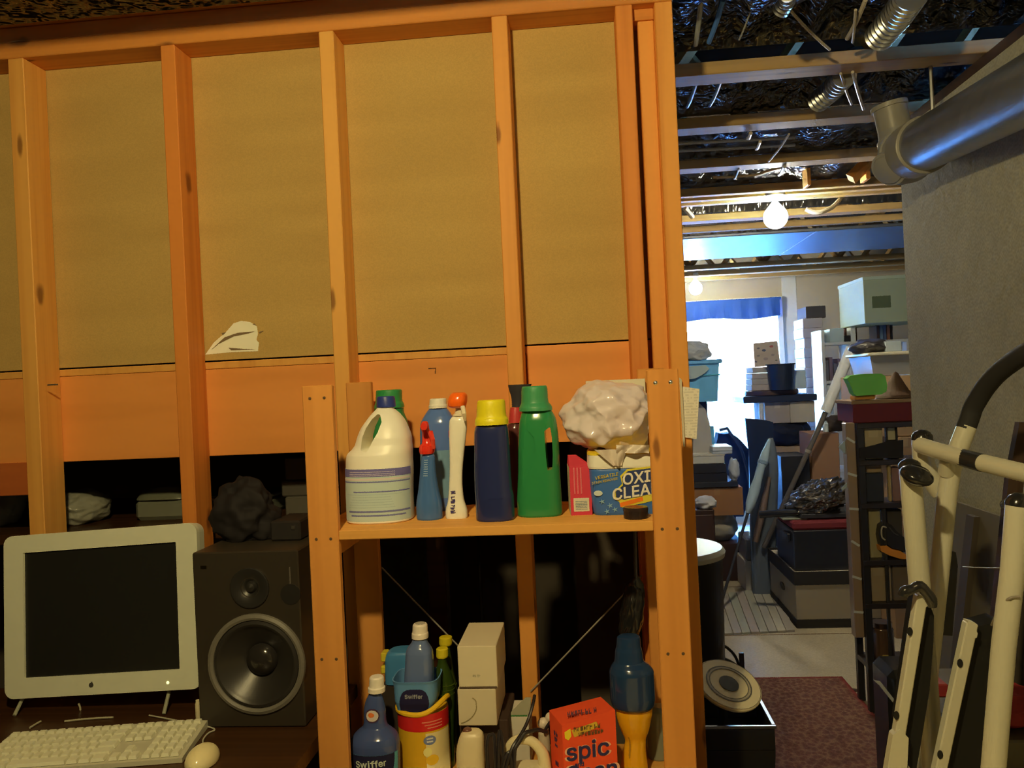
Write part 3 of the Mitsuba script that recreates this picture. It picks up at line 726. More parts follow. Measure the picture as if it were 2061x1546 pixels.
solo('white_carton', 'plain white carton standing behind the crumpled plastic bag', 'carton', box(x0, x0 + .135, 1.885, 1.92, ZS, at(1230, 765, 1.885)[2], .001), (.72, .66, .52), 'mat_satin', False)
c = at(1280, 1040, 1.665)
k = thing('round_tin', 'small black round tin at the right front of the upper shelf', 'tin')
part(k, 'body', lathe([(.0001, 0), (.0235, 0), (.0245, .002), (.0245, .015), (.0001, .015)], (c[0], 1.665, ZS)), (.02, .012, .012), 'mat_satin')
part(k, 'lid', lathe([(.0001, .0152), (.0252, .0152), (.0255, .02), (.0235, .0225), (.0001, .0228)], (c[0], 1.665, ZS)), (.03, .02, .02), 'mat_gloss')
# --- leaflet pinned on the end stud
k = thing('leaflet', 'white printed leaflet sticking out beside the right shelf post', 'leaflet')
P = [at(x, y, 1.952)[[0, 2]] for x, y in ((1373, 778), (1408, 783), (1402, 884), (1375, 880))]
part(k, 'sheet', prism(P, 1.952, 1.955), mat='mat_print', smooth=False)
part(k, 'spine', prism([at(x, y, 1.946)[[0, 2]] for x, y in ((1367, 760), (1372, 764), (1379, 900), (1375, 898))], 1.944, 1.951), (.62, .56, .44), smooth=False)

# ------------------------------------------------------------------ the lower shelf
# a blue floor-cleaner bottle
Y = 1.70
k = thing('floor_cleaner_bottle', 'blue bell-necked bottle with dark WET label at the left end of the lower shelf', 'bottle')
body = px_loft(Y, [(1640, 710, 806), (1560, 709, 805), (1510, 708, 804), (1498, 707, 804), (1490, 707, 803), (1478, 712, 798), (1468, 722, 788), (1460, 731, 780), (1450, 733, 777), (1430, 733, 776), (1415, 735, 773), (1404, 739, 770), (1396, 743, 767), (1392, 745, 766)], ry=.8, e=2.3, z0=ZL)
part(k, 'body', body.mesh(48, 50), (.055, .085, .24), 'mat_gloss', 40)
part(k, 'cap', px_loft(Y, [(1391.5, 741, 775), (1383, 741, 775), (1381, 743, 773), (1364, 744, 772), (1361, 746, 770)]).mesh(m=16), (.84, .78, .68), 'mat_satin', 40)
za, zb_ = at(757, 1590, Y)[2], at(757, 1504, Y)[2]
part(k, 'label', body.patch(za, zb_, -165, -15, .0007), (.10, .36, .48), smooth=True)
part(k, 'dark_badge', body.patch(za, zb_, -150, -30, .0012, 130, 80, lambda u, v: ((u - .5) / .5) ** 2 + ((v - .93) / .75) ** 2 < 1), (.012, .012, .05), smooth=True)
part(k, 'lettering', body.text('Swiffer', .013, at(757, 1520, Y)[2], -90, .0018, True, .06), (.55, .62, .55), smooth=False)
part(k, 'lettering', body.text('WET JET', .008, at(757, 1540, Y)[2], -92, .0018), (.62, .58, .62), smooth=False)
zc = at(755, 1434, Y)[2]
def disc_patch(parent, L, zc, ac, rad, off, col, name, squash=1.0):
    ang = np.linspace(0, 2 * np.pi, 25)[:-1]; V = []
    rx = float(L.f[2](zc))
    for q in [(0, 0)] + [(rad * math.cos(t), rad * squash * math.sin(t)) for t in ang]:
        V.append(L.ring(zc + q[1], np.array([math.radians(ac) + q[0] / rx]), off)[0])
    F = [[0, i + 1, (i + 1) % 24 + 1] for i in range(24)]
    return part(parent, name, trimesh.Trimesh(np.array(V), np.array(F), process=False), col, smooth=True)
disc_patch(k, body, zc, -92, .0145, .0012, (.06, .03, .07), 'round_badge'); disc_patch(k, body, zc, -92, .0115, .0018, (.62, .56, .54), 'badge_face'); disc_patch(k, body, zc + .002, -96, .005, .0024, (.75, .20, .05), 'badge_flame')
# b yellow canister
Y = 1.775; c = at(855, 1500, Y); r = (at(905, 1500, Y)[0] - at(805, 1500, Y)[0]) / 2
zt3 = at(855, 1421, Y)[2]
k = thing('wipes_canister', 'yellow wipes canister with red band, used as a stand for the blue tub', 'canister')
cyl = Loft([(ZL, c[0], Y, r * .97, r * .97, 2), (ZL + .004, c[0], Y, r, r, 2), (zt3 - .02, c[0], Y, r, r, 2), (zt3 - .001, c[0], Y, r, r, 2)])
part(k, 'body', cyl.mesh(48, 24), (.72, .42, .02), 'mat_satin', 40)
rim = tube([(c[0] + r * 1.0 * math.cos(t), Y + r * 1.0 * math.sin(t), zt3 + .002 + max(0, math.cos(t + .25)) ** 3 * .022) for t in np.linspace(0, 2 * math.pi, 41)], .0055, 8, caps=False)
part(k, 'torn_rim', rim, (.85, .52, .02), 'mat_satin')
def band(ya, yb, a0, a1, col, name, off=.0008): return part(k, name, cyl.patch(at(855, yb, Y - r)[2], at(855, ya, Y - r)[2], a0, a1, off, 36, 4), col, 'mat_satin', True)
band(1440, 1474, -178, -2, (.62, .02, .02), 'red_band'); band(1478, 1620, -75, -8, (.78, .66, .34), 'pale_panel')
for i in range(3): part(k, 'fine_print', cyl.patch(at(855, 1456.5 + 6 * i, Y - r)[2], at(855, 1454 + 6 * i, Y - r)[2], -82 + 6 * i, -34, .0014, 16, 2), (.75, .20, .15), smooth=False)
disc_patch(k, cyl, at(855, 1492, Y - r)[2], -66, .0135, .0014, (.18, .22, .42), 'oval_badge', .75)
for dy in (-3, 3): part(k, 'lettering', cyl.patch(at(855, 1493 + dy, Y - r)[2], at(855, 1490 + dy, Y - r)[2], -73, -59, .0018, 10, 2), (.66, .66, .70), smooth=True)
disc_patch(k, cyl, at(855, 1532, Y - r)[2], -62, .014, .0016, (.82, .52, .03), 'lemon_print', .8)
disc_patch(k, cyl, at(855, 1515, Y - r)[2], -72, .009, .0018, (.85, .78, .30), 'lemon_print', 1.1)
# c light blue tub standing in the canister's mouth, d bottle in it
zc0 = zt3 + .0005
k = thing('open_tub', 'light blue square tub with a dark badge, standing on the yellow canister', 'tub')
tb = px_loft(Y - .004, [(1416, 803, 878, 4), (1400, 799, 883, 4), (1364, 796, 885, 4), (1358, 794, 887, 4)], ry=.95, z0=zc0)
zr = tb.z[-1]; outer = tb.mesh(48, 16)
M = m3.Manifold(m3.Mesh(np.array(outer.vertices, np.float32), np.array(outer.faces, np.uint32)))
inn = Loft([(z, float(tb.f[0](z)), float(tb.f[1](z)), float(tb.f[2](z)) - .0025, float(tb.f[3](z)) - .0025, 4) for z in (zc0 + .004, (zc0 + zr) / 2, zr - .0001)] + [(zr + .01, float(tb.f[0](zr)), float(tb.f[1](zr)), float(tb.f[2](zr)) - .0025, float(tb.f[3](zr)) - .0025, 4)])
im = inn.mesh(48, 12); part(k, 'body', M - m3.Manifold(m3.Mesh(np.array(im.vertices, np.float32), np.array(im.faces, np.uint32))), (.12, .29, .58), 'mat_satin', 40)
part(k, 'dark_badge', tb.patch(zc0 + .004, at(838, 1388, Y - .05)[2], -118, -58, .001, 110, 60, lambda u, v: ((u - .5) / .5) ** 2 + (v / 1.0) ** 2 < 1), (.015, .012, .06), smooth=True)
zq = at(838, 1402, Y - .05)[2]; part(k, 'lettering', flat_text('Swiffer', .0085, (float(tb.f[0](zq)) + .001, float(tb.f[1](zq)) - float(tb.f[3](zq)) - .0018, zq), (1, 0, 0), (0, -.06, 1)), (.30, .32, .38), smooth=False)
k = thing('floor_cleaner_bottle', 'grey-blue bottle with white cap standing in the light blue tub', 'bottle')
body = px_loft(Y - .004, [(1410, 815, 874, 3), (1370, 815, 873, 3), (1330, 817, 872, 3), (1312, 818, 870, 3), (1302, 821, 866, 2.5), (1293, 828, 861, 2.2), (1286, 831, 859), (1284, 832, 858)], ry=.9, z0=zc0 + .0045)
part(k, 'body', body.mesh(), (.12, .175, .37), 'mat_gloss', 40)
Yc = Y - .004
part(k, 'cap', px_loft(Yc, [(1283.5, 829, 862), (1274, 829, 862), (1272, 830, 861), (1258, 831, 860), (1255, 833, 858)]).mesh(m=16), (.84, .76, .66), 'mat_satin', 40)
part(k, 'cap_recess', lathe([(.0001, 0), (.0105, 0), (.0105, .0012), (.0001, .0012)], at(845.5, 1255, Yc) + np.array([0, 0, .0003])), (.45, .42, .36), 'mat_matte')
# e second light blue tub with yellow clips on a dark box
Y = 1.86
k = thing('open_tub', 'light blue tub lying half behind the grey-blue bottle, with yellow clips at its left', 'tub')
zq = at(795, 1372, Y)[2]
part(k, 'body', px_loft(Y, [(1370, 779, 850, 5), (1325, 778, 850, 5), (1312, 780, 850, 4), (1306, 788, 850, 3)], ry=.7).mesh(), (.06, .23, .50), 'mat_satin', 40)
for ya, yb in ((1315, 1333), (1342, 1357)): part(k, 'yellow_clip', pbox(766, 778, ya, yb, Y - .02, .03, .002), (.66, .55, .04), 'mat_satin', False)
zq = at(795, 1371.5, Y)[2]
solo('dark_box', 'dark cardboard box under the light blue tub at the back of the lower shelf', 'box', box(at(770, 1400, 1.84)[0], at(850, 1400, 1.84)[0] - .012, 1.835, 1.915, ZL, zq, .002), (.035, .025, .02), smooth=False)
# f green oil bottles with yellow caps
for (cxp, y0, y1, hw, Y, xb0, xb1, lab) in ((897, 1281, 1298, 13, 1.885, 884, 921, 'yellow-capped green glass bottle, the farther of two'), (890, 1304, 1323, 12, 1.85, 879, 916, 'yellow-capped green glass bottle, the nearer of two')):
    k = thing('oil_bottle', lab + ' left of the white cartons', 'bottle')
    m_ = (xb0 + xb1) / 2; Y = 1.88 if y0 < 1300 else 1.82
    part(k, 'body', px_loft(Y, [(1500, m_ - 17, m_ + 17), (1380, m_ - 17, m_ + 17), (1350, cxp - 13, cxp + 16), (y1 + 10, cxp - 9, cxp + 9), (y1 + 1, cxp - 8, cxp + 8)], z0=ZL).mesh(), (.03, .06, .008), 'mat_gloss', 40)
    part(k, 'cap', px_loft(Y, [(y1, cxp - hw + 1, cxp + hw - 1), (y1 - 3, cxp - hw, cxp + hw), (y0 + 2, cxp - hw, cxp + hw), (y0, cxp - hw + 2, cxp + hw - 2)]).mesh(m=12), (.70, .58, .02), 'mat_satin', 40)
    for i in range(3): part(k, 'rib', lathe([(.0185, -.0015), (.0205, 0), (.0185, .0015)], at(m_, 1376 + 9 * i, Y), 20), (.06, .10, .01), 'mat_gloss')
# g two stacked white cartons on a dark box
Y = 1.715
lo = pbox(922, 999, 1387.5, 1461, Y, .175, .0015); up = pbox(922, 1000, 1300, 1385.5, Y + .002, .172, .0015)
zl0, zl1, zu0 = lo.bounds[0, 2], lo.bounds[1, 2], up.bounds[0, 2]
v = np.array(up.vertices); v[:, 2] += zl1 + .0005 - zu0; up.vertices = v
k = thing('white_carton', 'upper of two stacked off-white cartons, with a small grey stamp', 'carton')
part(k, 'body', up, (.66, .58, .42), smooth=False)
part(k, 'stamp', strokes(4, .0055, (up.bounds[:, 0].mean() - .002, Y + .0014, at(960, 1361, Y)[2]), seed=3), (.38, .35, .26), smooth=False)
part(k, 'lid_seam', box(up.bounds[0, 0] + .001, up.bounds[1, 0] - .001, Y + .0008, Y + .002, up.bounds[0, 2] + .0002, up.bounds[0, 2] + .0045, 0), (.10, .07, .05), smooth=False)
k = thing('white_carton', 'lower of two stacked off-white cartons, with a curved crease on its face', 'carton')
part(k, 'body', lo, (.62, .54, .39), smooth=False)
part(k, 'crease', tube([at(x, y, Y - .0008) for x, y in ((951, 1405), (958, 1412), (959, 1425), (954, 1438), (942, 1450), (928, 1456))], .0011, 6, smooth=16), (.30, .25, .14))
solo('dark_box', 'dark box under the stacked white cartons on the lower shelf', 'box', box(lo.bounds[0, 0] - .004, lo.bounds[1, 0] + .02, Y + .03, 1.90, ZL, zl0 - .0005, .002), (.05, .03, .022), smooth=False)
# h open white box
Y = 1.80
k = thing('open_box', 'small open white box with one raised grey flap beside the cords', 'box')
bx = pbox(1014, 1066, 1441, 1560, Y, .09, .0012, z0=ZL); part(k, 'body', bx, (.66, .62, .52), smooth=False)
part(k, 'flap', hull([q + np.array([0, dy, 0]) for q in (at(1022, 1440, Y), at(1066, 1440, Y), at(1069, 1404, Y + .03), at(1058, 1404, Y + .03)) for dy in (0, .0015)]), (.30, .29, .21), smooth=False)
part(k, 'green_edge', box(bx.bounds[0, 0] + .002, bx.bounds[1, 0] - .002, Y - .0006, Y + .002, bx.bounds[1, 2] - .0015, bx.bounds[1, 2] + .0015, 0), (.05, .20, .06), smooth=False)
# i white jug, iron-like appliance with cord
Y = 1.70
k = thing('white_jug', 'off-white plastic jug on the lower shelf in front of the white cartons', 'jug')
part(k, 'body', px_loft(Y, [(1640, 920, 976, 3), (1520, 919, 975, 3), (1492, 922, 974, 3), (1478, 927, 972, 3), (1470, 934, 966, 2.6)], ry=.8, z0=ZL).mesh(), (.74, .62, .40), 'mat_satin', 40)
part(k, 'brown_cap', px_loft(Y, [(1474, 931, 950), (1468, 932, 949), (1465, 935, 946)]).mesh(m=8), (.15, .06, .04), 'mat_satin', 40)
Y = 1.69
k = thing('hand_appliance', 'cream hand appliance with an arched handle and black cord wound round it', 'appliance')
part(k, 'handle', tube([at(x, y, Y) for x, y in ((1022, 1512), (1030, 1496), (1046, 1488), (1064, 1490), (1082, 1502), (1094, 1524), (1098, 1560))], [.0085, .0095, .010, .010, .011, .0125, .014], 14, smooth=30), (.76, .66, .42), 'mat_gloss')
part(k, 'body', px_loft(Y, [(1640, 1010, 1106, 3), (1580, 1012, 1106, 3), (1550, 1018, 1106, 3), (1538, 1030, 1104, 2.6)], ry=.5, z0=ZL).mesh(), (.70, .62, .42), 'mat_satin', 40)
cord = [at(x, y, 1.655 + dy) for x, y, dy in ((986, 1590, 0), (980, 1510, 0), (984, 1480, .01), (992, 1478, .012), (997, 1520, 0), (999, 1580, 0), (1004, 1560, -.005), (1003, 1500, 0), (1006, 1470, .012), (1012, 1500, .005), (1014, 1570, -.003), (1022, 1530, 0), (1034, 1500, .01), (1050, 1476, .03), (1062, 1452, .05), (1072, 1420, .07), (1076, 1400, .09))]
part(k, 'cord', tube(cord, .0036, 8, smooth=140), (.018, .014, .018), 'mat_satin')
cord = [at(x, y, 1.66 + dy) for x, y, dy in ((1010, 1600, 0), (1012, 1540, -.006), (1024, 1515, 0), (1030, 1540, -.004), (1020, 1590, 0), (1034, 1560, -.005), (1036, 1510, 0), (1046, 1492, .01), (1060, 1474, .02), (1076, 1470, .03), (1100, 1474, .045))]
part(k, 'cord', tube(cord, .0042, 8, smooth=100), (.018, .014, .018), 'mat_satin')
# j little white pump head by the orange carton
Y = 1.79
k = thing('dispenser', 'small white two-knob dispenser peeking out left of the orange carton', 'dispenser')
part(k, 'body', px_loft(Y, [(1560, 1082, 1106), (1475, 1083, 1106), (1466, 1086, 1104)], z0=ZL).mesh(m=12), (.60, .52, .40), 'mat_satin', 40)
for x, y, r in ((1094, 1456, .0125), (1108, 1444, .011)):
    part(k, 'knob', blob(at(x, y, Y), (r * 2.1, r * 2, r * 2), 4, .02, 2, 3), (.74, .64, .54), 'mat_satin', True)
part(k, 'strap', tube([at(1096, 1475, Y - .02), at(1104, 1458, Y - .024), at(1116, 1447, Y - .02), at(1130, 1446, Y - .01)], .0035, 8, smooth=14), (.02, .015, .02), 'mat_satin')
# k orange carton
Yf = 1.665
k = thing('cleaner_carton', 'orange-red cleaning powder carton lettered spic and Span', 'carton')
cl = at(1131, 1480, Yf)
A = at(1131, 1460, Yf); Bq = at(1238, 1428, Yf + .012); Cq = at(1106, 1446, Yf + .055)
zt4 = at(1131, 1461, Yf)[2]; zt5 = at(1196, 1409, Yf + .06)[2]
ux = np.array([Bq[0] - A[0], Bq[1] - A[1]]); un = np.array([Cq[0] - A[0], Cq[1] - A[1]])
base = [A[:2], A[:2] + ux, A[:2] + ux + un, A[:2] + un]
tilt = (Bq[2] - A[2])
bx = hull([(p[0], p[1], ZL) for p in base] + [(base[0][0], base[0][1], zt4), (base[1][0], base[1][1], zt4 + tilt), (base[2][0], base[2][1], zt4 + tilt + .006), (base[3][0], base[3][1], zt4 + .010)])
part(k, 'body', bx, (.80, .085, .025), smooth=False)
e1 = np.array([ux[0], ux[1], 0]) / np.linalg.norm(ux); nrm = np.cross(e1, [0, 0, 1.0]); nrm = -nrm if nrm[1] > 0 else nrm
e1t = e1 + np.array([0, 0, tilt / np.linalg.norm(ux) * .45])
def cfront(x, y):
    d = FPX * FWD + (x - 1030.5) * RIGHT - (y - 773.0) * UP; p0 = np.array([A[0], A[1], 0]); return EYE + d * (((p0 - EYE) @ nrm) / (d @ nrm)) + nrm * .0004
def cword(w, h, x, y, col, o=.0, name='lettering', spread=1.0): part(k, name, flat_text(w, h, cfront(x, y) + nrm * o, e1t, (0, 0, 1), True, .0007, spread), col, smooth=False)
cword('spic', .034, 1183, 1512, (.80, .42, .28), 0, 'lettering_outline', 1.09); cword('spic', .0325, 1183, 1512, (.03, .025, .10), .001, spread=1.04)
cword('Span', .034, 1192, 1556, (.80, .42, .28), 0, 'lettering_outline', 1.06); cword('Span', .0325, 1192, 1556, (.03, .025, .10), .001)
for w_, x_, y_ in ((8, 1182, 1464), (8, 1190, 1474)): part(k, 'fine_print', strokes(w_, .0085, cfront(x_, y_) + nrm * .001, e1t, (0, 0, 1), w_ + y_), (.12, .06, .02), smooth=False)
cword('and', .008, 1166, 1538, (.03, .025, .10), .001)
def cpoly(pix, col, name, o=.0002):
    Q = [cfront(x, y) + nrm * (o + d) for x, y in pix for d in (0, .0006)]; part(k, name, hull(Q), col, smooth=False)
cpoly([(1150, 1470), (1200, 1452), (1206, 1462), (1156, 1484)], (.62, .40, .04), 'yellow_flash')
cpoly([(1136, 1474), (1148, 1466), (1150, 1482), (1144, 1490), (1137, 1486)], (.80, .64, .03), 'lemon_print')
e2 = np.array([un[0], un[1], 0]); e2 /= np.linalg.norm(e2); n2 = np.cross(-e2, [0, 0, 1.0]); n2 = -n2 if n2[0] > 0 else n2
mid_ = np.array([A[0] + un[0] / 2, A[1] + un[1] / 2, 0]) + n2 * .0006
for w, y, h in ((2, 1476, .009), (2, 1488, .009), (3, 1500, .005), (2, 1536, .009)):
    part(k, 'side_lettering', strokes(w, h, mid_ + np.array([0, 0, at(1118, y, Yf + .03)[2]]), -e2, (0, 0, 1), y), (.06, .03, .10), smooth=False)
part(k, 'top_lettering', strokes(8, .010, cfront(1172, 1440) + np.array([0, .012, .002]), e1t, (0, .5, .85), 9), (.10, .03, .06), smooth=False)
# l yellow bottle with the big blue cap
Y = 1.76
k = thing('yellow_bottle', 'yellow bottle under a big stepped blue cap at the right end of the lower shelf', 'bottle')
body = px_loft(Y, [(1640, 1252, 1312, 2.6), (1546, 1250, 1304), (1510, 1254, 1300), (1490, 1258, 1300), (1470, 1250, 1306), (1450, 1243, 1310), (1434, 1240, 1313), (1424, 1240, 1313)], ry=.7, z0=ZL)
part(k, 'body', body.mesh(48, 50), (.78, .40, .012), 'mat_gloss', 40)
part(k, 'blue_cap', px_loft(Y, [(1424, 1242, 1312, 2.2), (1418, 1232, 1317), (1400, 1228, 1319), (1352, 1226, 1316), (1340, 1230, 1308), (1330, 1236, 1296), (1308, 1238, 1292), (1302, 1240, 1290), (1282, 1242, 1288), (1279, 1246, 1284)], ry=.85).mesh(44, 50), (.015, .042, .115), 'mat_gloss', 40)
Q = [at(x, y, Y - .045) for x, y in ((1258, 1490), (1268, 1500), (1280, 1512))]
part(k, 'grip_crease', body.patch(at(1270, 1520, Y)[2], at(1270, 1478, Y)[2], -128, -112, .0004, 8, 10, lambda u, v: abs(u - (1 - v)) < .35), (.42, .22, .02), 'mat_satin', True)
solo('plastic_bottle', 'clear plastic bottle standing behind the yellow bottle at the shelf end', 'bottle', px_loft(1.86, [(1640, 1300, 1352), (1480, 1300, 1350), (1430, 1304, 1346), (1420, 1312, 1338)], z0=ZL).mesh(), (.20, .22, .17), 'mat_gloss', 40)
# m dark translucent bag hung from the upper shelf
c = at(1272, 1230, 1.88)
sheet = blob(c, (.055, .05, .16), 12, .25, 1.6, 4)
v = np.array(sheet.vertices); v[:, 0] += (v[:, 2] - c[2]) * .15 + (meshkit.fbm(v * 30, 2, 3) - .5) * .012; sheet.vertices = v
k = thing('hanging_bag', 'dark grey plastic bag hung under the upper shelf near the right post', 'bag')
part(k, 'bag', sheet, (.012, .012, .013), 'mat_gloss', True)
part(k, 'tie', tube([(c[0] + .012, 1.88, c[2] + .075), (c[0] + .016, 1.88, ZS - .0195)], .004, 8), (.05, .05, .055), 'mat_satin')
# n cords braced across the back
for i, (a, b) in enumerate((((768, 1142), (1010, 1390)), ((1292, 1158), (1068, 1392)))):
    solo('brace_cord', ('thin cord stretched down to the right from the left rear post', 'thin cord stretched down to the left from the right rear post')[i], 'cord', tube([at(*a, 1.9505 + .005 * i), at(*b, 1.9505 + .005 * i)], .0019, 6), (.30, .28, .24))

# ================================================================== THE DESK CORNER
ZD = .74
k = thing('desk', 'dark brown desk with a rounded corner carrying the computer and speaker', 'desk')
poly = Polygon([(-1.95, 1.30), (-.72, 1.30)] + [(-.72 + .13 * math.sin(t), 1.43 - .13 * math.cos(t)) for t in np.linspace(0.1, 1.57, 9)] + [(-.59, 1.945), (-1.95, 1.945)])
m = trimesh.creation.extrude_polygon(poly, .03, engine='earcut'); m.apply_translation((0, 0, ZD - .03)); part(k, 'top', m, mat='wood_dark', smooth=False)
for x in (-1.90, -.70):
    for y in (1.42, 1.88): part(k, 'leg', box(x, x + .05, y, y + .05, 0, ZD - .0305, .003), mat='wood_dark', smooth=False)

# --- flat white monitor
k = thing('monitor', 'white flat computer monitor with a dark blank screen and rounded corners', 'monitor')
MY = 1.80
cz = at(205, 1225, MY); w = at(403, 1225, MY)[0] - at(8, 1225, MY)[0]; h = at(205, 1066, MY)[2] - at(205, 1398, MY)[2]
TL, TR, BL, BR = [at(x, y, MY + dy) for x, y, dy in ((20, 1077, .02), (402, 1055, .02), (-4, 1412, -.02), (399, 1383, -.02))]
ex = ((TR - TL) + (BR - BL)) / 2; ez = ((TL - BL) + (TR - BR)) / 2; w, h = np.linalg.norm(ex), np.linalg.norm(ez); ex /= w; ez = ez - ex * (ez @ ex); ez /= np.linalg.norm(ez); ey = np.cross(ez, ex)
mc = (TL + TR + BL + BR) / 4
def mon(mesh):                                # local x right, y away, z up
    v = np.array(mesh.vertices); mesh.vertices = mc + v[:, :1] * ex + v[:, 1:2] * ey + v[:, 2:] * ez; return mesh
def plate(w_, h_, r, y0, y1, cx_=0, cz_=0, hole=None):
    g = Polygon([(x + cx_, z + cz_) for x, z in rounded(w_, h_, r)], hole)
    m = trimesh.creation.extrude_polygon(g, y1 - y0, engine='earcut'); v = np.array(m.vertices); m.vertices = np.stack([v[:, 0], y1 - v[:, 2], v[:, 1]], 1); m.fix_normals(); return m
ml = lambda x, y: ((at(x, y, MY) - mc) @ ex, (at(x, y, MY) - mc) @ ez)
S = [ml(*p) for p in ((53, 1112), (358, 1093), (357, 1345), (42, 1363))]
sx0, sx1, sz0, sz1 = (S[0][0] + S[3][0]) / 2, (S[1][0] + S[2][0]) / 2, (S[2][1] + S[3][1]) / 2, (S[0][1] + S[1][1]) / 2
part(k, 'bezel', mon(plate(w, h, .022, 0, .014, hole=[[(sx0, sz0), (sx1, sz0), (sx1, sz1), (sx0, sz1)]])), (.64, .65, .52), 'mat_satin', smooth=False)
part(k, 'back', mon(plate(w - .004, h - .004, .021, .0145, .040)), (.55, .55, .45), 'mat_satin', smooth=False)
part(k, 'screen', mon(box(sx0 - .001, sx1 + .001, .006, .0142, sz0 - .001, sz1 + .001, 0)), (.012, .012, .011), 'mat_satin', smooth=False)
q = ml(193, 1375); part(k, 'emblem', mon(cat(lathe([(.0001, 0), (.0055, 0), (.0055, .0008), (.0001, .0008)], (q[0], 0, q[1]), 20, (0, -1, 0)), box(q[0] - .0004, q[0] + .003, -.0006, 0, q[1] + .005, q[1] + .0075, 0))), (.05, .045, .04), 'mat_satin')
q = ml(346, 1370); part(k, 'power_light', mon(lathe([(.0001, 0), (.0035, 0), (.003, .0012), (.0001, .0014)], (q[0], 0, q[1]), 16, (0, -1, 0))), (.8, .9, .6), emitter={'type': 'area', 'sampling_weight': .02, 'radiance': {'type': 'rgb', 'value': [1.3, 1.5, .55]}})
for xp, yp in ((48, 1405), (342, 1388)):
    top = at(xp, yp - 4, MY + .004); part(k, 'foot', tube([top, (top[0] + .004, MY - .035, ZD + .003)], .0042, 8), (.34, .35, .26), 'mat_gloss')
top = mc + ey * .035 - ez * .05; part(k, 'rear_leg', tube([top, (top[0], 1.925, ZD + .005)], .008, 8), (.45, .45, .38), 'mat_gloss')
# --- keyboard
k = thing('keyboard', 'white computer keyboard with white keys lying before the monitor', 'keyboard')
KB = [atz(x, y, ZD + .02) for x, y in ((-140, 1484), (388, 1446), (362, 1516), (-170, 1552))]
bx_ = KB[1] - KB[0]; kx = bx_ / np.linalg.norm(bx_); ky = np.array([-kx[1], kx[0], 0.0])
K0 = KB[2] * [1, 1, 0]                              # front right corner
kw, kd = .405, max(.105, (KB[1] - KB[2]) @ ky)
def kb(mesh):                                 # local: x leftwards from the right end, y from the front edge, z up
    v = np.array(mesh.vertices); mesh.vertices = K0 + v[:, :1] * kx + v[:, 1:2] * ky + [0, 0, ZD] + v[:, 2:] * [0, 0, 1.0]; return mesh
part(k, 'case', kb(hull([(x, y, z) for x in (-kw, .004) for y, zs in ((0, (.001, .010)), (kd, (.001, .017))) for z in zs])), (.50, .48, .36), 'mat_satin', smooth=False)
pitch, ry = .0187, (kd - .012) / 6
slope = .007 / kd
def kkey(x, y, wd, dp):
    z = .0105 + y * slope
    part(k, 'key', kb(hull([(x + s * (wd / 2 - i), y + t * (dp / 2 - i), z + e) for s in (-1, 1) for t in (-1, 1) for i, e in ((.0012, 0), (.003, .0065))])), (.70, .69, .52), 'mat_satin', smooth=False)
for row in range(6):
    y = .007 + ry * (row + .5); dp = ry * (.62 if row == 5 else 1)
    for c_ in range(4): kkey(-.004 - pitch * (3.5 - c_), y, pitch, dp)
    if row in (0, 3, 4, 5) or row == 1:
        for c_ in ((1,) if row == 1 else range(3)): kkey(-.004 - pitch * 4 - .006 - pitch * (2.5 - c_), y, pitch, dp)
    x = -.004 - pitch * 7 - .012; n = 0
    if row == 0: spans = (1.5, 1.25, 1.25, 6, 1.25, 1.25)
    elif row == 1: spans = (2.25,) + (1,) * 10 + (2.25,)
    elif row == 2: spans = (2.0,) + (1,) * 11 + (1.6,)
    else: spans = (1.5,) + (1,) * 12 + (1.2,)
    for s in spans:
        if x - s * pitch < -kw + .004: break
        kkey(x - s * pitch / 2, y, s * pitch, dp); x -= s * pitch
# --- mouse, its cable, cables behind
k = thing('computer_mouse', 'cream rounded computer mouse at the right end of the keyboard', 'mouse')
c = atz(407, 1524, ZD + .012); mm = trimesh.creation.icosphere(subdivisions=4); v = np.array(mm.vertices) * [.029, .044, .028]; v[:, 2] = np.maximum(v[:, 2], -.006); mm.vertices = v
mm.apply_translation((c[0], c[1], ZD + .0072)); part(k, 'shell', mm, (.78, .68, .38), 'mat_gloss', True)
part(k, 'cable', tube([(c[0] + .006, c[1] + .043, ZD + .006), atz(420, 1475, ZD + .003), atz(432, 1470, ZD + .003), atz(415, 1462, ZD + .003), atz(395, 1458, ZD + .003), atz(300, 1440, ZD + .003)], .0017, 6, smooth=40), (.45, .43, .33), 'mat_satin')
for i, P in enumerate((((130, 1452), (190, 1446), (228, 1444)), ((60, 1465), (75, 1456), (82, 1452)), ((160, 1448), (162, 1430), (158, 1416)))):
    solo('desk_cable', ('pale cable lying on the desk under the monitor', 'short pale cable end at the far left of the desk', 'thin pale cable hanging down behind the monitor')[i], 'cable', tube([atz(x, y, ZD + .003) if i < 2 else at(x, y, 1.80) for x, y in P], .0022, 6, smooth=12), (.40, .38, .26), 'mat_satin')
gt = atz(400, 1452, ZD + .001)
solo('glass_vial', 'small clear glass vial standing between monitor and speaker', 'vial', lathe([(.0001, 0), (.006, 0), (.0062, .002), (.0062, .040), (.0045, .043), (.0045, .048), (.0001, .048)], (gt[0], gt[1], ZD), 16), (.62, .55, .36), 'mat_gloss', 40)
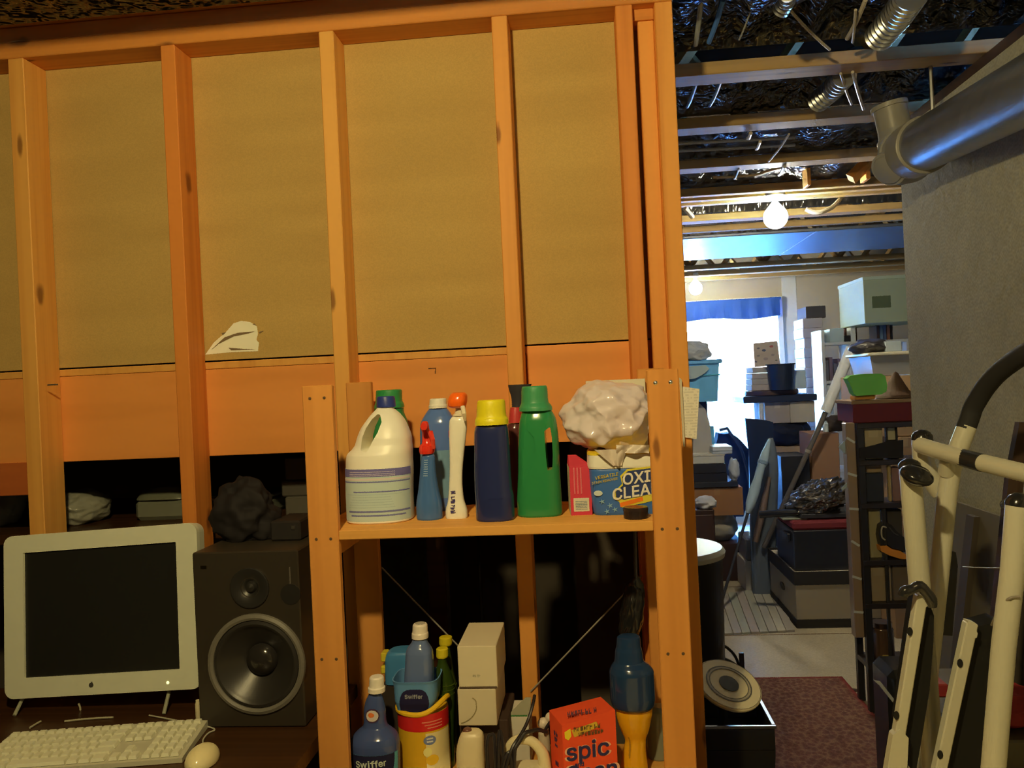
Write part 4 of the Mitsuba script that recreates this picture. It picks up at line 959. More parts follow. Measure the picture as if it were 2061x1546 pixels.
# --- loudspeaker
k = thing('loudspeaker', 'black cabinet loudspeaker with a grey-ringed woofer between monitor and shelf', 'speaker')
Y = 1.695; x0 = at(390, 1200, Y)[0]; x1 = x0 + .235; zt6 = at(500, 1110, Y)[2]
part(k, 'cabinet', box(x0, x1, Y, 1.945, ZD + .0005, zt6, .003), (.030, .024, .017), 'mat_satin', smooth=False)
wc = at(517, 1336, Y); wr = (at(615, 1336, Y)[0] - at(419, 1336, Y)[0]) / 2
wf = part(k, 'woofer', lathe([(wr * .88, -.0005), (wr * .86, .004), (wr * .80, .006), (wr * .74, .002), (wr * .70, -.004), (wr * .30, -.034), (wr * .285, -.034), (.0001, -.034)], (wc[0], Y - .0006, wc[2]), 56, (0, -1, 0)), (.022, .020, .018), 'mat_satin', 30)
part(wf, 'ring', lathe([(wr * .87, 0), (wr * .88, .006), (wr * .93, .009), (wr * .99, .006), (wr, 0)], (wc[0], Y, wc[2]), 64, (0, -1, 0)), (.15, .14, .12), 'mat_satin', 40)
part(wf, 'dust_cap', lathe([(wr * .32, -.030), (wr * .30, -.022), (wr * .22, -.014), (wr * .1, -.010), (.0001, -.009)], (wc[0], Y, wc[2]), 40, (0, -1, 0)), (.02, .018, .017), 'mat_gloss', 60)
# the cabinet is bored for the cone
mcab = m3.Manifold(m3.Mesh(np.array(box(x0, x1, Y, 1.945, ZD + .0005, zt6, .003).vertices, np.float32), np.array(box(x0, x1, Y, 1.945, ZD + .0005, zt6, .003).faces, np.uint32)))
bore = m3.Manifold.cylinder(.05, wr * .87, wr * .87, 56).rotate([90, 0, 0]).translate([wc[0], Y + .045, wc[2]])
tc = at(503, 1183, Y); bore2 = m3.Manifold.cylinder(.03, .020, .020, 32).rotate([90, 0, 0]).translate([tc[0], Y + .02, tc[2]])
scene[k + '__cabinet'] = shape(mcab - bore - bore2, 'mat_satin', (.030, .024, .017), False)
tw = part(k, 'tweeter', lathe([(.043, 0), (.043, .004), (.040, .005), (.024, .002), (.014, -.006), (.013, -.007), (.009, .000), (.0001, .003)], (tc[0], Y - .0003, tc[2]), 40, (0, -1, 0)), (.018, .017, .016), 'mat_satin', 30)
q = at(410, 1142, Y); part(k, 'emblem', box(q[0] - .007, q[0] + .007, Y - .0012, Y - .0001, q[2] - .0035, q[2] + .0035, .0003), (.14, .12, .05), 'mat_metal', False)
q = at(584, 1165, Y); part(k, 'switch_slot', box(q[0] - .0015, q[0] + .0015, Y - .001, Y - .0001, q[2] - .04, q[2] + .025, .0003), (.10, .09, .08), 'mat_satin', False)
q = at(584, 1196, Y); part(k, 'port_panel', lathe([(.0001, 0), (.022, 0), (.022, .0015), (.0001, .002)], (q[0] + .001, Y - .0001, q[2]), 24, (0, -1, 0)), (.016, .015, .014), 'mat_satin')
for x, y in ((512, 1420), (612, 1250), (424, 1250)):
    q = at(x, y, Y)
# --- black cloth bag on the speaker and dim things beyond the studs
c = at(500, 1062, 1.86); zb1 = zt6 + .0005
bg = blob((c[0], 1.845, zb1 + .055), (.15, .10, .16), 21, .35, 2.2, 4); v = np.array(bg.vertices); v[:, 2] = np.maximum(v[:, 2], zb1); bg.vertices = v
solo('cloth_bag', 'black crumpled cloth bag lying on top of the loudspeaker', 'bag', bg, (.010, .008, .009), 'mat_matte', True)
k = thing('camera_case', 'small black case with shiny clasps on the loudspeaker beside the cloth bag', 'case')
q0, q1 = at(545, 1100, 1.83)[0], at(605, 1100, 1.83)[0]
part(k, 'body', box(q0 + .012, q1 + .012, 1.80, 1.92, zb1, zb1 + .045, .004), (.02, .018, .018), 'mat_satin', False)
part(k, 'clasp', box(q1 - .008, q1, 1.797, 1.7995, zb1 + .026, zb1 + .034, .0005), (.5, .5, .48), 'mat_metal', False)
ZT = 1.10
k = thing('storage_table', 'dim dark table behind the stud wall loaded with bags and bins', 'table')
part(k, 'top', box(-3.0, -.35, 2.12, 2.85, ZT - .03, ZT, .003), mat='wood_dark', smooth=False)
for x in (-2.95, -.45):
    for y in (2.16, 2.78): part(k, 'leg', box(x, x + .05, y, y + .05, 0, ZT - .0305, .003), mat='wood_dark', smooth=False)
def on_table(x, y, wd, dp, ht, seed, col, name, label, c_, mat='mat_satin', Y=2.3):
    q = at(x, y, Y); b_ = blob((q[0], Y, ZT + ht / 2), (wd, dp, ht * 1.15), seed, .2, 2.4, 4); v = np.array(b_.vertices); v[:, 2] = np.clip(v[:, 2], ZT + .0005, None); b_.vertices = v
    solo(name, label, c_, b_, col, mat, True)
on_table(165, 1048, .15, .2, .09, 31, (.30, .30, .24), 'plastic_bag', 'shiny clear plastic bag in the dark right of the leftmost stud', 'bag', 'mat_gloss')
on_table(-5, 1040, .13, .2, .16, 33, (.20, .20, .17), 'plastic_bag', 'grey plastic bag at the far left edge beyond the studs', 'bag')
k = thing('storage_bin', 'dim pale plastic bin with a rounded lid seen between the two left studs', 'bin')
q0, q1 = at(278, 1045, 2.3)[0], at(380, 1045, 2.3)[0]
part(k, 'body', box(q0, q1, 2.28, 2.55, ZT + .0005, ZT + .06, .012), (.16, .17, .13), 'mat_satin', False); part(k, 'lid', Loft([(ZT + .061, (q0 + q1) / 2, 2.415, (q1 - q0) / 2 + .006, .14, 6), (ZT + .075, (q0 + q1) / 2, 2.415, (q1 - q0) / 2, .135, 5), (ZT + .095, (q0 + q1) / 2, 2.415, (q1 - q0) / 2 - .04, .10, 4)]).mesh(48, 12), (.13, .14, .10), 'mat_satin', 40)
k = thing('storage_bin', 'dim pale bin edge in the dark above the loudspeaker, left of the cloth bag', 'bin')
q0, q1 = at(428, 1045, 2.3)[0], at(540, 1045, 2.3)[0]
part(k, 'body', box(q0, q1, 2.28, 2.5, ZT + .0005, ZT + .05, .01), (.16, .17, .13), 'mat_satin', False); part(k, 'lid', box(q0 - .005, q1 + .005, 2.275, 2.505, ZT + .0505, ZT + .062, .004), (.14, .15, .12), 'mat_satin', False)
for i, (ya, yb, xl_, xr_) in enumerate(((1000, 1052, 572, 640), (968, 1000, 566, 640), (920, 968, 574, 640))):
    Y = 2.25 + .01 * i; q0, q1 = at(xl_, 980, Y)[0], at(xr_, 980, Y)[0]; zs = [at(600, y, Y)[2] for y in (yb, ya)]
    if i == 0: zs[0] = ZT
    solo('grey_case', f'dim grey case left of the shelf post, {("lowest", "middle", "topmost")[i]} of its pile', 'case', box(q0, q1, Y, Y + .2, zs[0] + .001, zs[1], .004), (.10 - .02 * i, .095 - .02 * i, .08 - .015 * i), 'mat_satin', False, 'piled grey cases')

# ================================================================== THE PASSAGE ON THE RIGHT
# --- grey vent pipe along the concrete wall
k = thing('vent_pipe', 'grey round vent pipe running along the top of the concrete wall to an elbow', 'pipe')
PX = 1.05
def atx(x, y, X):
    d = FPX * FWD + (x - 1030.5) * RIGHT - (y - 773.0) * UP
    return EYE + d * (X / d[0])
pA, pB = atx(2061, 185, PX), atx(1850, 297, PX)
dirp = (pB - pA) / np.linalg.norm(pB - pA); pr = .079
part(k, 'main_run', tube([pA - dirp * 3.2, pB], pr, 32), mat='mat_galv', smooth=40)
part(k, 'collar', tube([pB - dirp * .05, pB - dirp * .046, pB + dirp * .046, pB + dirp * .05], [pr + .001, pr + .008, pr + .008, pr + .001], 32), (.30, .29, .27), 'mat_satin', 40)
q0 = pB + dirp * .05; yq = q0[1]
el = [q0, q0 + dirp * .05, at(1824, 328, yq + .085), at(1812, 306, yq + .11), at(1806, 284, yq + .118), at(1801, 262, yq + .12)]
top = at(1789, 212, yq + .12)
part(k, 'elbow', tube(el, [pr + .002, pr + .003, pr + .001, pr - .012, pr - .024, pr - .026], 32, smooth=14), (.33, .33, .33), 'mat_satin', 40)
for a, rr in ((1, pr + .0085), (4, pr - .017)): part(k, 'elbow_band', tube([el[a] - (el[a] - el[a - 1]) * .16, el[a] + (el[a] - el[a - 1]) * .16], rr, 32), (.36, .36, .36), 'mat_satin', 40)
co = at(1812, 318, yq + .06); c1_ = at(1789, 340, yq + .03); cu = (c1_ - co) / np.linalg.norm(c1_ - co)
part(k, 'cleanout', tube([co, c1_, c1_ + cu * .012, c1_ + cu * .02], [.052, .052, .046, .02], 28), (.33, .33, .34), 'mat_satin', 40)
part(k, 'cleanout_band', tube([c1_ - cu * .012, c1_ + cu * .004], .057, 28), (.36, .36, .36), 'mat_satin', 40)
part(k, 'riser', tube([el[-1] - (top - el[-1]) * .02, top], pr - .027, 32), (.34, .33, .30), 'mat_satin', 40)
u = (top - el[-1]) / np.linalg.norm(top - el[-1]); part(k, 'riser_lip', tube([top - u * .012, top + u * .002], pr - .021, 32), (.36, .35, .32), 'mat_satin', 40)
part(k, 'hanger_strap', tube([pA + dirp * .5 + np.array([0, 0, pr + .002]), pA + dirp * .5 + np.array([0, 0, 2.33 - (pA + dirp * .5)[2]])], .006, 6), (.4, .4, .4), 'mat_metal')
# --- white framed exercise machine
k = thing('exercise_machine', 'white tubular exercise machine with black grips and perforated rails by the concrete wall', 'exercise machine')
CR = (.53, .51, .41)
def mt(name, pts, r, col=CR, mat='mat_gloss', n=0, sides=18): return part(k, name, tube([at(x, y, Y) for x, y, Y in pts], r, sides, smooth=n), col, mat, 40)
mt('upright', [(1831, 942, 1.62), (1840, 1050, 1.62), (1852, 1190, 1.62), (1905, 1900, 1.62)], .0195)
mt('upright_cap', [(1831, 942, 1.62), (1830, 934, 1.62), (1829, 928, 1.62), (1829, 923, 1.62)], [.0205, .0200, .0150, .006], (.015, .015, .016))
kb_ = at(1845, 957, 1.585); m = lathe([(.0001, -.016), (.018, -.014), (.028, -.006), (.030, 0), (.028, .006), (.018, .014), (.0001, .016)], kb_, 28, (.25, -.35, .9)); part(k, 'knob', m, (.014, .014, .016), 'mat_gloss', 40)
mt('bent_post', [(1856, 886, 1.80), (1857, 915, 1.80), (1862, 938, 1.80), (1876, 965, 1.80), (1893, 990, 1.80)], .0205, n=12)
mt('post_cap', [(1856, 886, 1.80), (1856, 876, 1.80), (1856, 869, 1.80), (1856, 865, 1.80)], [.0215, .0205, .0150, .006], (.015, .015, .016))
mt('main_arm', [(1946, 858, 1.74), (1928, 905, 1.74), (1913, 950, 1.74), (1906, 1000, 1.74), (1897, 1090, 1.74), (1882, 1230, 1.74), (1846, 1560, 1.74), (1812, 1870, 1.74)], .0188, n=24)
mt('foam_grip', [(1943, 864, 1.74), (1955, 830, 1.74), (1972, 797, 1.72), (1998, 762, 1.68), (2030, 734, 1.63), (2075, 706, 1.56), (2130, 690, 1.5)], .0185, (.020, .020, .022), 'mat_matte', 30)
mt('crossbar', [(1852, 896, 1.76), (1880, 905, 1.72), (1950, 925, 1.64), (2061, 952, 1.52), (2150, 975, 1.43)], .0165)
mt('black_sleeve', [(1938, 921.5, 1.655), (1977, 932, 1.608)], .0172, (.018, .018, .018), 'mat_satin')
mt('gusset', [(1905, 925, 1.715), (1906, 950, 1.735)], [.012, .017], CR)
mt('right_upright', [(2048, 1018, 1.42), (2038, 1150, 1.42), (2020, 1300, 1.42), (1998, 1560, 1.42), (1962, 2050, 1.42)], .0185)
mt('upright_cap', [(2048, 1018, 1.42), (2049, 1008, 1.42), (2050, 998, 1.42), (2050, 992, 1.42)], [.0195, .0190, .014, .006], (.015, .015, .016))
mt('end_plug', [(2029, 1016, 1.47), (2022, 1016, 1.48)], [.010, .0085], (.02, .02, .022))
def rail(x0, y0, x1, y1, Y, wpx, name):
    A, Bq = at(x0, y0, Y), at(x1, y1, Y); ax = (Bq - A) / np.linalg.norm(Bq - A); w = wpx * Y / FPX
    L = (ZERO_Z - A[2]) / ax[2]; L = min(L, 1.1); m = box(-w / 2, w / 2, -.010, .010, 0, L, .002); v = np.array(m.vertices)
    xs = np.cross([0, 1.0, 0], ax); xs /= np.linalg.norm(xs); xs = xs if xs[0] > 0 else -xs; ys = np.cross(ax, xs)
    m.vertices = A + v[:, :1] * xs + v[:, 1:2] * ys + v[:, 2:] * ax; m.fix_normals(); return part(k, name, m, CR, 'mat_satin', False), A, ax, xs
ZERO_Z = .01
r1, A, ax, xs = rail(1853, 1197, 1797, 1546, 1.50, 20, 'rail')
def holes(parent, pts, Y):
    for x, y in pts:
        q = at(x, y, Y - .0113); m = lathe([(.0001, 0), (.0048, 0), (.0048, .0008), (.0001, .0008)], (0, 0, 0), 18, (0, -1, 0)); v = np.array(m.vertices) * [1, 1, 1.6]; m.vertices = v + q; part(parent, 'hole', m, (.01, .01, .01), 'mat_matte')
holes(r1, ((1831, 1271), (1804, 1440)), 1.50)
part(k, 'rail_hook', pprism([(1850, 1197), (1866, 1203), (1866, 1210), (1872, 1211), (1872, 1218), (1855, 1226), (1849, 1224)], 1.50 - .010, .018), CR, 'mat_satin', False)
part(k, 'base_plate', pprism([(1812, 1468), (1829, 1486), (1826, 1546), (1800, 1760), (1750, 1760), (1786, 1546), (1797, 1480)], 1.497 - .009, .018), CR, 'mat_satin', False)
r2, A, ax, xs = rail(1953, 1252, 1890, 1546, 1.50, 22, 'rail')
holes(r2, ((1932, 1335), (1892, 1519)), 1.50)
part(k, 'rail_hook', pprism([(1948, 1250), (1963, 1254), (1963, 1266), (1968, 1275), (1966, 1284), (1953, 1286)], 1.50 - .010, .018), CR, 'mat_satin', False)
part(k, 'side_pad', pprism([(1851, 1200), (1868, 1205), (1880, 1240), (1879, 1290), (1871, 1390), (1853, 1500), (1845, 1546), (1832, 1546), (1834, 1492), (1815, 1466)], 1.512, .05), (.007, .007, .007), 'mat_matte', False)
part(k, 'side_pad', pprism([(1966, 1262), (2012, 1250), (2014, 1300), (1990, 1440), (1980, 1546), (1968, 1700), (1876, 1700), (1904, 1546)], 1.512, .05), (.007, .007, .007), 'mat_matte', False)
mt('clamp_handle', [(1817, 1200, 1.48), (1822, 1190, 1.48), (1836, 1186, 1.48), (1850, 1180, 1.48), (1862, 1190, 1.48), (1874, 1208, 1.48), (1877, 1222, 1.48)], [.008, .010, .008, .010, .009, .010, .007], (.018, .018, .02), 'mat_gloss', 20)
part(k, 'back_pad', pprism([(1903, 1106), (1924, 1112), (1928, 1140), (1917, 1280), (1890, 1278), (1896, 1190)], 1.80, .04), (.014, .014, .016), 'mat_satin', False)
mt('cable', [(2052, 1201, 1.40), (2032, 1204, 1.40), (2018, 1214, 1.42), (2004, 1240, 1.46), (1996, 1258, 1.49)], .0022, (.25, .22, .18), 'mat_satin', 16)
mt('cable', [(1938, 1141, 1.79), (1980, 1143, 1.65), (2030, 1142, 1.45)], .0012, (.28, .26, .20), 'mat_satin', 10)
part(k, 'floor_bar', box(.50, .98, 1.47, 1.53, .001, .03, .004), CR, 'mat_satin', False)
part(k, 'floor_bar', box(.52, .90, 1.72, 1.76, .001, .03, .004), CR, 'mat_satin', False)
# --- things leaning on the concrete wall
solo('brown_plank', 'dark brown plank leaning on the concrete wall at the right edge behind the machine', 'plank', hull([q + np.array([0, dy, 0]) for q in (at(2052, 850, 1.95), at(2075, 850, 1.95), at(2050, 965, 1.93), at(2030, 965, 1.93), at(2000, 1500, 1.86), at(1975, 1500, 1.86)) for dy in (0, .02)]), (.05, .028, .018), smooth=False)
k = thing('wall_panel', 'dim grey-brown board leaning low against the concrete wall behind the white tubes', 'board')
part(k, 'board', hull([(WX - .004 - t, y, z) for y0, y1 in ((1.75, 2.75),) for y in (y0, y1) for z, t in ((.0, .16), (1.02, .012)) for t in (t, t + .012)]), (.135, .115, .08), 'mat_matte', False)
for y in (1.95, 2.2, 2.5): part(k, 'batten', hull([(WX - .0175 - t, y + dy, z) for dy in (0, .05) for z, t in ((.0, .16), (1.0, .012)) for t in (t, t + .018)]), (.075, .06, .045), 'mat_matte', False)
k = thing('red_box', 'red flat box low behind the machine rails', 'box'); part(k, 'body', pbox(1870, 1910, 1378, 1404, 2.05, .1, .003), (.28, .03, .025), 'mat_satin', False)
zz = at(1890, 1404, 2.05)[2]
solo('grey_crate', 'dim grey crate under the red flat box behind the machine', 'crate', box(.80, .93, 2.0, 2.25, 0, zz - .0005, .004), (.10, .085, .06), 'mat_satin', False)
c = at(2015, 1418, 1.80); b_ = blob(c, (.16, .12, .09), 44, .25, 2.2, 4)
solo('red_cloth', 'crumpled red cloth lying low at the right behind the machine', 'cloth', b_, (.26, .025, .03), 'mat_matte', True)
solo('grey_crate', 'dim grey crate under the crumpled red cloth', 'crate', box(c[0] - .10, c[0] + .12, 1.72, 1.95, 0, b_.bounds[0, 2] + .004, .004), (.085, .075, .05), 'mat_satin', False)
c = at(1890, 1425, 1.95); b_ = blob(c, (.02, .02, .045), 45, .3, 2, 3)
solo('white_rag', 'small white rag hanging low between the two machine rails', 'rag', cat(b_, tube([c, (c[0], c[1] + .04, zz - .02)], .003, 6)), (.40, .36, .34), 'mat_matte', True)
# --- black bag, bin with chrome rim, round disc, rug
k = thing('black_bag', 'black shiny bag standing in front of the black shelf by the passage', 'bag')
c = at(1778, 1400, 2.45); m = box(.028, .125, -.07, .09, 0, at(1770, 1362, 2.45)[2], .02); m.apply_translation((c[0], 2.55, .001)); part(k, 'body', m, (.014, .014, .013), 'mat_gloss', False)
part(k, 'white_edge', pprism([(1758, 1369), (1772, 1372), (1800, 1408), (1797, 1414), (1784, 1398), (1770, 1380)], 2.475, .003), (.45, .46, .44), 'mat_satin', False)
k = thing('waste_bin', 'square black waste bin with a bright rim standing on the rug', 'bin')
rimz = at(1565, 1465, 2.16)[2]; bx1 = at(1563, 1465, 2.16)[0]; by0, by1 = 2.16, 2.38; bx0 = bx1 - .27
def ring4(x0, x1, y0, y1, t, z0, z1): return cat(box(x0, x1, y0, y0 + t, z0, z1, .001), box(x0, x1, y1 - t, y1, z0, z1, .001), box(x0, x0 + t, y0 + t, y1 - t, z0, z1, .001), box(x1 - t, x1, y0 + t, y1 - t, z0, z1, .001))
part(k, 'body', hull([(x, y, z) for x0, x1, y0, y1, z in ((bx0 + .03, bx1 - .03, by0 + .03, by1 - .03, .006), (bx0 + .004, bx1 - .004, by0 + .004, by1 - .004, rimz - .06)) for x in (x0, x1) for y in (y0, y1)]), (.016, .014, .012), 'mat_satin', False)
part(k, 'wall', ring4(bx0 + .004, bx1 - .004, by0 + .004, by1 - .004, .006, rimz - .0598, rimz - .0035), (.016, .014, .012), 'mat_satin', False)
part(k, 'rim', ring4(bx0, bx1, by0, by1, .010, rimz - .003, rimz + .004), (.55, .56, .58), 'mat_metal', False)
k = thing('round_disc', 'round cream disc with dark rings and black centre leaning on the black waste bin', 'disc')
c = at(1466, 1379, 2.22); n = np.array([.24, -.42, .88]); n /= np.linalg.norm(n); R0 = .088
part(k, 'plate', lathe([(.0001, -.006), (R0 * .97, -.006), (R0, -.002), (R0, .002), (R0 * .97, .005), (.0001, .005)], c, 56, n), (.74, .66, .44), 'mat_satin', 30)
for a, b_, h_, col in ((.70, .66, .0060, (.10, .09, .08)), (.655, .60, .0058, (.40, .36, .27)), (.60, .575, .0062, (.10, .09, .08)), (.30, .0001, .0066, (.02, .02, .018)), (.965, .95, .0056, (.20, .16, .11))):
    part(k, 'ring', lathe([(R0 * b_, .0049), (R0 * b_, h_), (R0 * a, h_), (R0 * a, .0049)], c, 48, n), col, 'mat_satin', 30)
part(k, 'stem', tube([c - n * .006, c - n * .05, (c[0] - .01, c[1] + .06, rimz - .055)], .012, 10), (.03, .028, .025), 'mat_satin')
k = thing('wire_rack', 'black bent wire rack on the floor behind the round disc', 'rack')
RY0 = 2.95
for pts in (((1412, 1292), (1440, 1294), (1462, 1303), (1480, 1322), (1488, 1345)), ((1420, 1322), (1450, 1324), (1480, 1338), (1500, 1358), (1508, 1380))):
    part(k, 'wire', tube([at(x, y, RY0) for x, y in pts], .005, 8, smooth=24), (.02, .018, .016), 'mat_satin')
for x in (1424, 1450, 1474, 1496): part(k, 'wire', tube([at(x, 1320 + (x - 1424) * .3, RY0), (at(x, 1400, RY0)[0], RY0, .006)], .004, 8), (.02, .018, .016), 'mat_satin')
part(k, 'side_post', pbox(1490, 1500, 1315, 1420, RY0, .012, .002, z0=.006), (.05, .025, .015), 'mat_satin', False)
part(k, 'foot', box(at(1424, 1400, RY0)[0], at(1500, 1400, RY0)[0], RY0 - .01, RY0 + .02, .001, .012, .002), (.02, .018, .016), 'mat_satin', False)
scene[thing('rug', 'worn red and tan patterned rug with a red border on the passage floor', 'rug')] = shape(cat(box(.27, 1.125, 1.0, 3.965, .0005, .009, .002)), 'mat_rug', None, False)
rk = [atz(1668, 1388, 0), atz(1735, 1394, 0)]
solo('floor_strip', 'thin dark strip lying on the pale floor at the rug corner', 'strip', hull([rk[0] + [0, 0, .0005], rk[1] + [0, 0, .0005], rk[0] + [.02, .04, .0005], rk[1] + [0, .02, .0005], rk[0] + [0, 0, .006], rk[1] + [0, 0, .006], rk[0] + [.02, .04, .006], rk[1] + [0, .02, .006]]), (.06, .03, .025), 'mat_matte', False)
# pale grooved board lying on the floor
P = [atz(x, y, .012) for x, y in ((1432, 1198), (1560, 1180), (1600, 1268), (1458, 1275))]
k = thing('grooved_board', 'pale grooved board lying flat on the floor before the banker box', 'board')
for i in range(8):
    a, b_ = i / 8 + .004, (i + 1) / 8 - .004
    L = lambda t, u0, u1: u0 * (1 - t) + u1 * t
    q = [L(a, P[0], P[1]), L(b_, P[0], P[1]), L(b_, P[3], P[2]), L(a, P[3], P[2])]
    part(k, 'slat', hull([x * [1, 1, 0] + [0, 0, z] for x in q for z in (.0005, .012)]), (.46 - .02 * (i % 3), .42 - .03 * (i % 2), .33), 'mat_satin', False)
for i, y in enumerate((1180, 1278)):
    a, b_ = atz(1436, y + 2, 0), atz(1640, y - 2, 0); part('floor', 'seam', box(a[0], b_[0] + 1.2, a[1] - .004, a[1] + .004, .0003, .0012, 0), (.20, .12, .07), smooth=False)
P = [atz(x, y, 0) for x, y in ((1430, 1216), (1437, 1210), (1456, 1266), (1430, 1266))]
solo('paper_sheet', 'white sheet of paper on the floor beside the dark cabinet', 'paper', hull([q + [0, 0, z] for q in P for z in (.0131, .0145)]), (.72, .68, .64), 'mat_matte', False)

# --- drum with white lid
k = thing('drum', 'black round drum with a white domed lid just beyond the stud wall end', 'drum')
dr_c = (.232, 2.72); zl_ = at(1425, 1097, 2.72)[2]
part(k, 'body', lathe([(.0001, .001), (.155, .001), (.16, .01), (.178, zl_ - .03), (.0001, zl_ - .03)], (*dr_c, 0), 48), (.02, .016, .014), 'mat_satin')
part(k, 'lid', lathe([(.0001, zl_ - .0295), (.185, zl_ - .0295), (.188, zl_ - .015), (.178, zl_ - .002), (.15, zl_), (.0001, zl_ + .004)], (*dr_c, 0), 48), (.66, .68, .66), 'mat_satin', 40)

# ================================================================== THE CLUTTERED ROOM BEYOND
ORD = 'first second third fourth fifth sixth seventh eighth ninth tenth eleventh twelfth thirteenth fourteenth fifteenth sixteenth seventeenth eighteenth nineteenth twentieth twenty-first twenty-second twenty-third'.split()
def pz(x, y, Y): return at(x, y, Y)[2]
def carton(name, label, c_, xl, xr, yt, yb, Y, dep, col, mat='mat_matte', z0=None, rz=0.0, b=.003, group=None, lid=None, tape=None):
    """a box with its seams: body, and a lid or a strip of tape where the photograph shows one"""
    m = pbox(xl, xr, yt, yb, Y, dep, b, 0, z0); lo, hi = m.bounds
    if lid is None and tape is None:
        return solo(name, label, c_, turned(m, rz) if rz else m, col, mat, False, group)
    k = thing(name, label, c_, group); c = m.bounds.mean(0)
    def R(q): return turned(q, rz, about=c) if rz else q
    part(k, 'body', R(m), col, mat, False)
    if lid is not None: part(k, 'lid', R(box(lo[0] - .006, hi[0] + .006, lo[1] - .006, hi[1] + .006, hi[2] - lid[0], hi[2] + .004, .003)), lid[1], mat, False)
    if tape is not None: part(k, 'tape', R(box((lo[0] + hi[0]) / 2 - .02, (lo[0] + hi[0]) / 2 + .02, lo[1] - .0012, hi[1], hi[2] - .05, hi[2] + .0012, 0)), tape, mat, False)
    return k


WHITE, TAN, BLACK = (.70, .71, .70), (.36, .22, .11), (.018, .017, .019)
# --- pile at the left, against the stud wall's end
YA = 5.85
carton('brown_cabinet', 'low dark brown cabinet at the foot of the left pile', 'cabinet', 1400, 1500, 1095, 1165, YA, .4, (.045, .022, .018), z0=.001)
z = pz(1465, 1095, YA)
c = at(1462, 1068, YA); b_ = blob((c[0] - .03, YA + .19, z + .10), (.27, .34, .24), 51, .12, 2, 4); v = np.array(b_.vertices); v[:, 2] = np.clip(v[:, 2], z + .001, z + .205); b_.vertices = v
solo('sack', 'pale tan cloth sack squeezed between brown cabinet and cardboard box', 'sack', b_, (.46, .40, .27), 'mat_matte', True)
z2_ = z + .206
carton('cardboard_box', 'orange-brown cardboard box on the tan sack in the left pile', 'box', 1392, 1496, 982, 1040, YA - .04, .4, (.42, .19, .07), z0=z2_, tape=(.46, .23, .09))
carton('black_tray', 'flat black tray on the orange-brown cardboard box', 'tray', 1390, 1486, 971, 981.5, YA - .06, .38, (.03, .03, .03), 'mat_satin')
carton('black_device', 'lower of two stacked black electronic boxes in the left pile', 'device', 1392, 1464, 953, 970.5, YA - .02, .3, BLACK, 'mat_satin')
carton('black_device', 'upper of two stacked black electronic boxes in the left pile', 'device', 1392, 1462, 934, 952.5, YA - .02, .3, (.025, .022, .022), 'mat_satin')
carton('white_printer', 'flat white printer topping the black electronic boxes', 'printer', 1392, 1458, 915, 933.5, YA - .02, .32, (.66, .64, .56), 'mat_satin', lid=(.012, (.72, .70, .62)))
z = pz(1425, 914.3, YA)
for i, (ya, yb, col) in enumerate(((908, 914, (.55, .62, .70)), (899, 907.5, (.80, .82, .86)))):
    carton('magazine', ('lower', 'upper')[i] + ' of two white magazines beside the grey panel in the left pile', 'magazine', 1434, 1474, ya, yb, YA - .03, .25, col, 'mat_satin')
k = thing('grey_monitor', 'pale grey rounded panel standing on the printer below the teal tub', 'panel')
g = Polygon([at(x, y, YA + .1)[[0, 2]] for x, y in ((1395, 812), (1408, 812), (1420, 824), (1428, 850), (1432, 880), (1434, 912), (1395, 913))])
part(k, 'shell', prism(list(g.exterior.coords)[:-1], YA + .1, YA + .22), (.50, .47, .44), 'mat_satin', False)
carton('blue_book', 'thin light blue book standing upright beside the grey rounded panel', 'book', 1428, 1438, 858, 913, YA + .23, .2, (.12, .45, .75), 'mat_satin')
k = thing('teal_tub', 'turquoise plastic tub with a draped cloth, in front of the bright window', 'tub')
tz0, tz1 = pz(1415, 809, YA), pz(1415, 733, YA); ta, tb_ = at(1360, 770, YA)[0], at(1449, 770, YA)[0]
part(k, 'body', hull([(x, y, z) for z, i in ((tz0, .02), (tz1, 0)) for x in (ta + i, tb_ - i) for y in (YA + i, YA + .42 - i)]), (.16, .50, .92), 'mat_satin', False)
part(k, 'lid', box(ta - .02, tb_ + .02, YA - .02, YA + .44, tz1 + .0005, tz1 + .03, .006), (.14, .45, .88), 'mat_satin', False)
part(k, 'rib', box(ta + .01, tb_ + .002, YA - .006, YA + .43, pz(1415, 757, YA), pz(1415, 754, YA), .002), (.08, .42, .66), 'mat_satin', False)
solo('tub_stand', 'dark post of boxes hidden behind the grey panel, carrying the turquoise tub', 'box', box(at(1380, 850, YA + .23)[0], at(1425, 850, YA + .23)[0], YA + .235, YA + .29, pz(1433, 915, YA - .02) + .0045, tz0 - .0005, .003), (.06, .06, .08), 'mat_matte', False)
c = at(1400, 720, YA - .04); b_ = blob((c[0], YA + .1, tz1 + .085), (.24, .34, .17), 52, .22, 2.2, 4); v = np.array(b_.vertices); v[:, 2] = np.maximum(v[:, 2], tz1 + .031); b_.vertices = v
solo('draped_cloth', 'grey-white cloth heaped on the turquoise tub lid', 'cloth', b_, (.50, .52, .54), 'mat_matte', True)
solo('cloth_corner', 'pale cloth corner hanging over the front of the turquoise tub', 'cloth', pprism([(1380, 738), (1420, 735), (1428, 742), (1418, 752), (1400, 762), (1380, 764)], YA - .035, .008), (.42, .52, .56), 'mat_matte', False)
solo('white_bag', 'small white plastic bag tucked right of the black electronic boxes', 'bag', blob(at(1477, 945, YA + .02), (.075, .08, .16), 53, .3, 2.4, 3), (.60, .64, .70), 'mat_gloss', True)
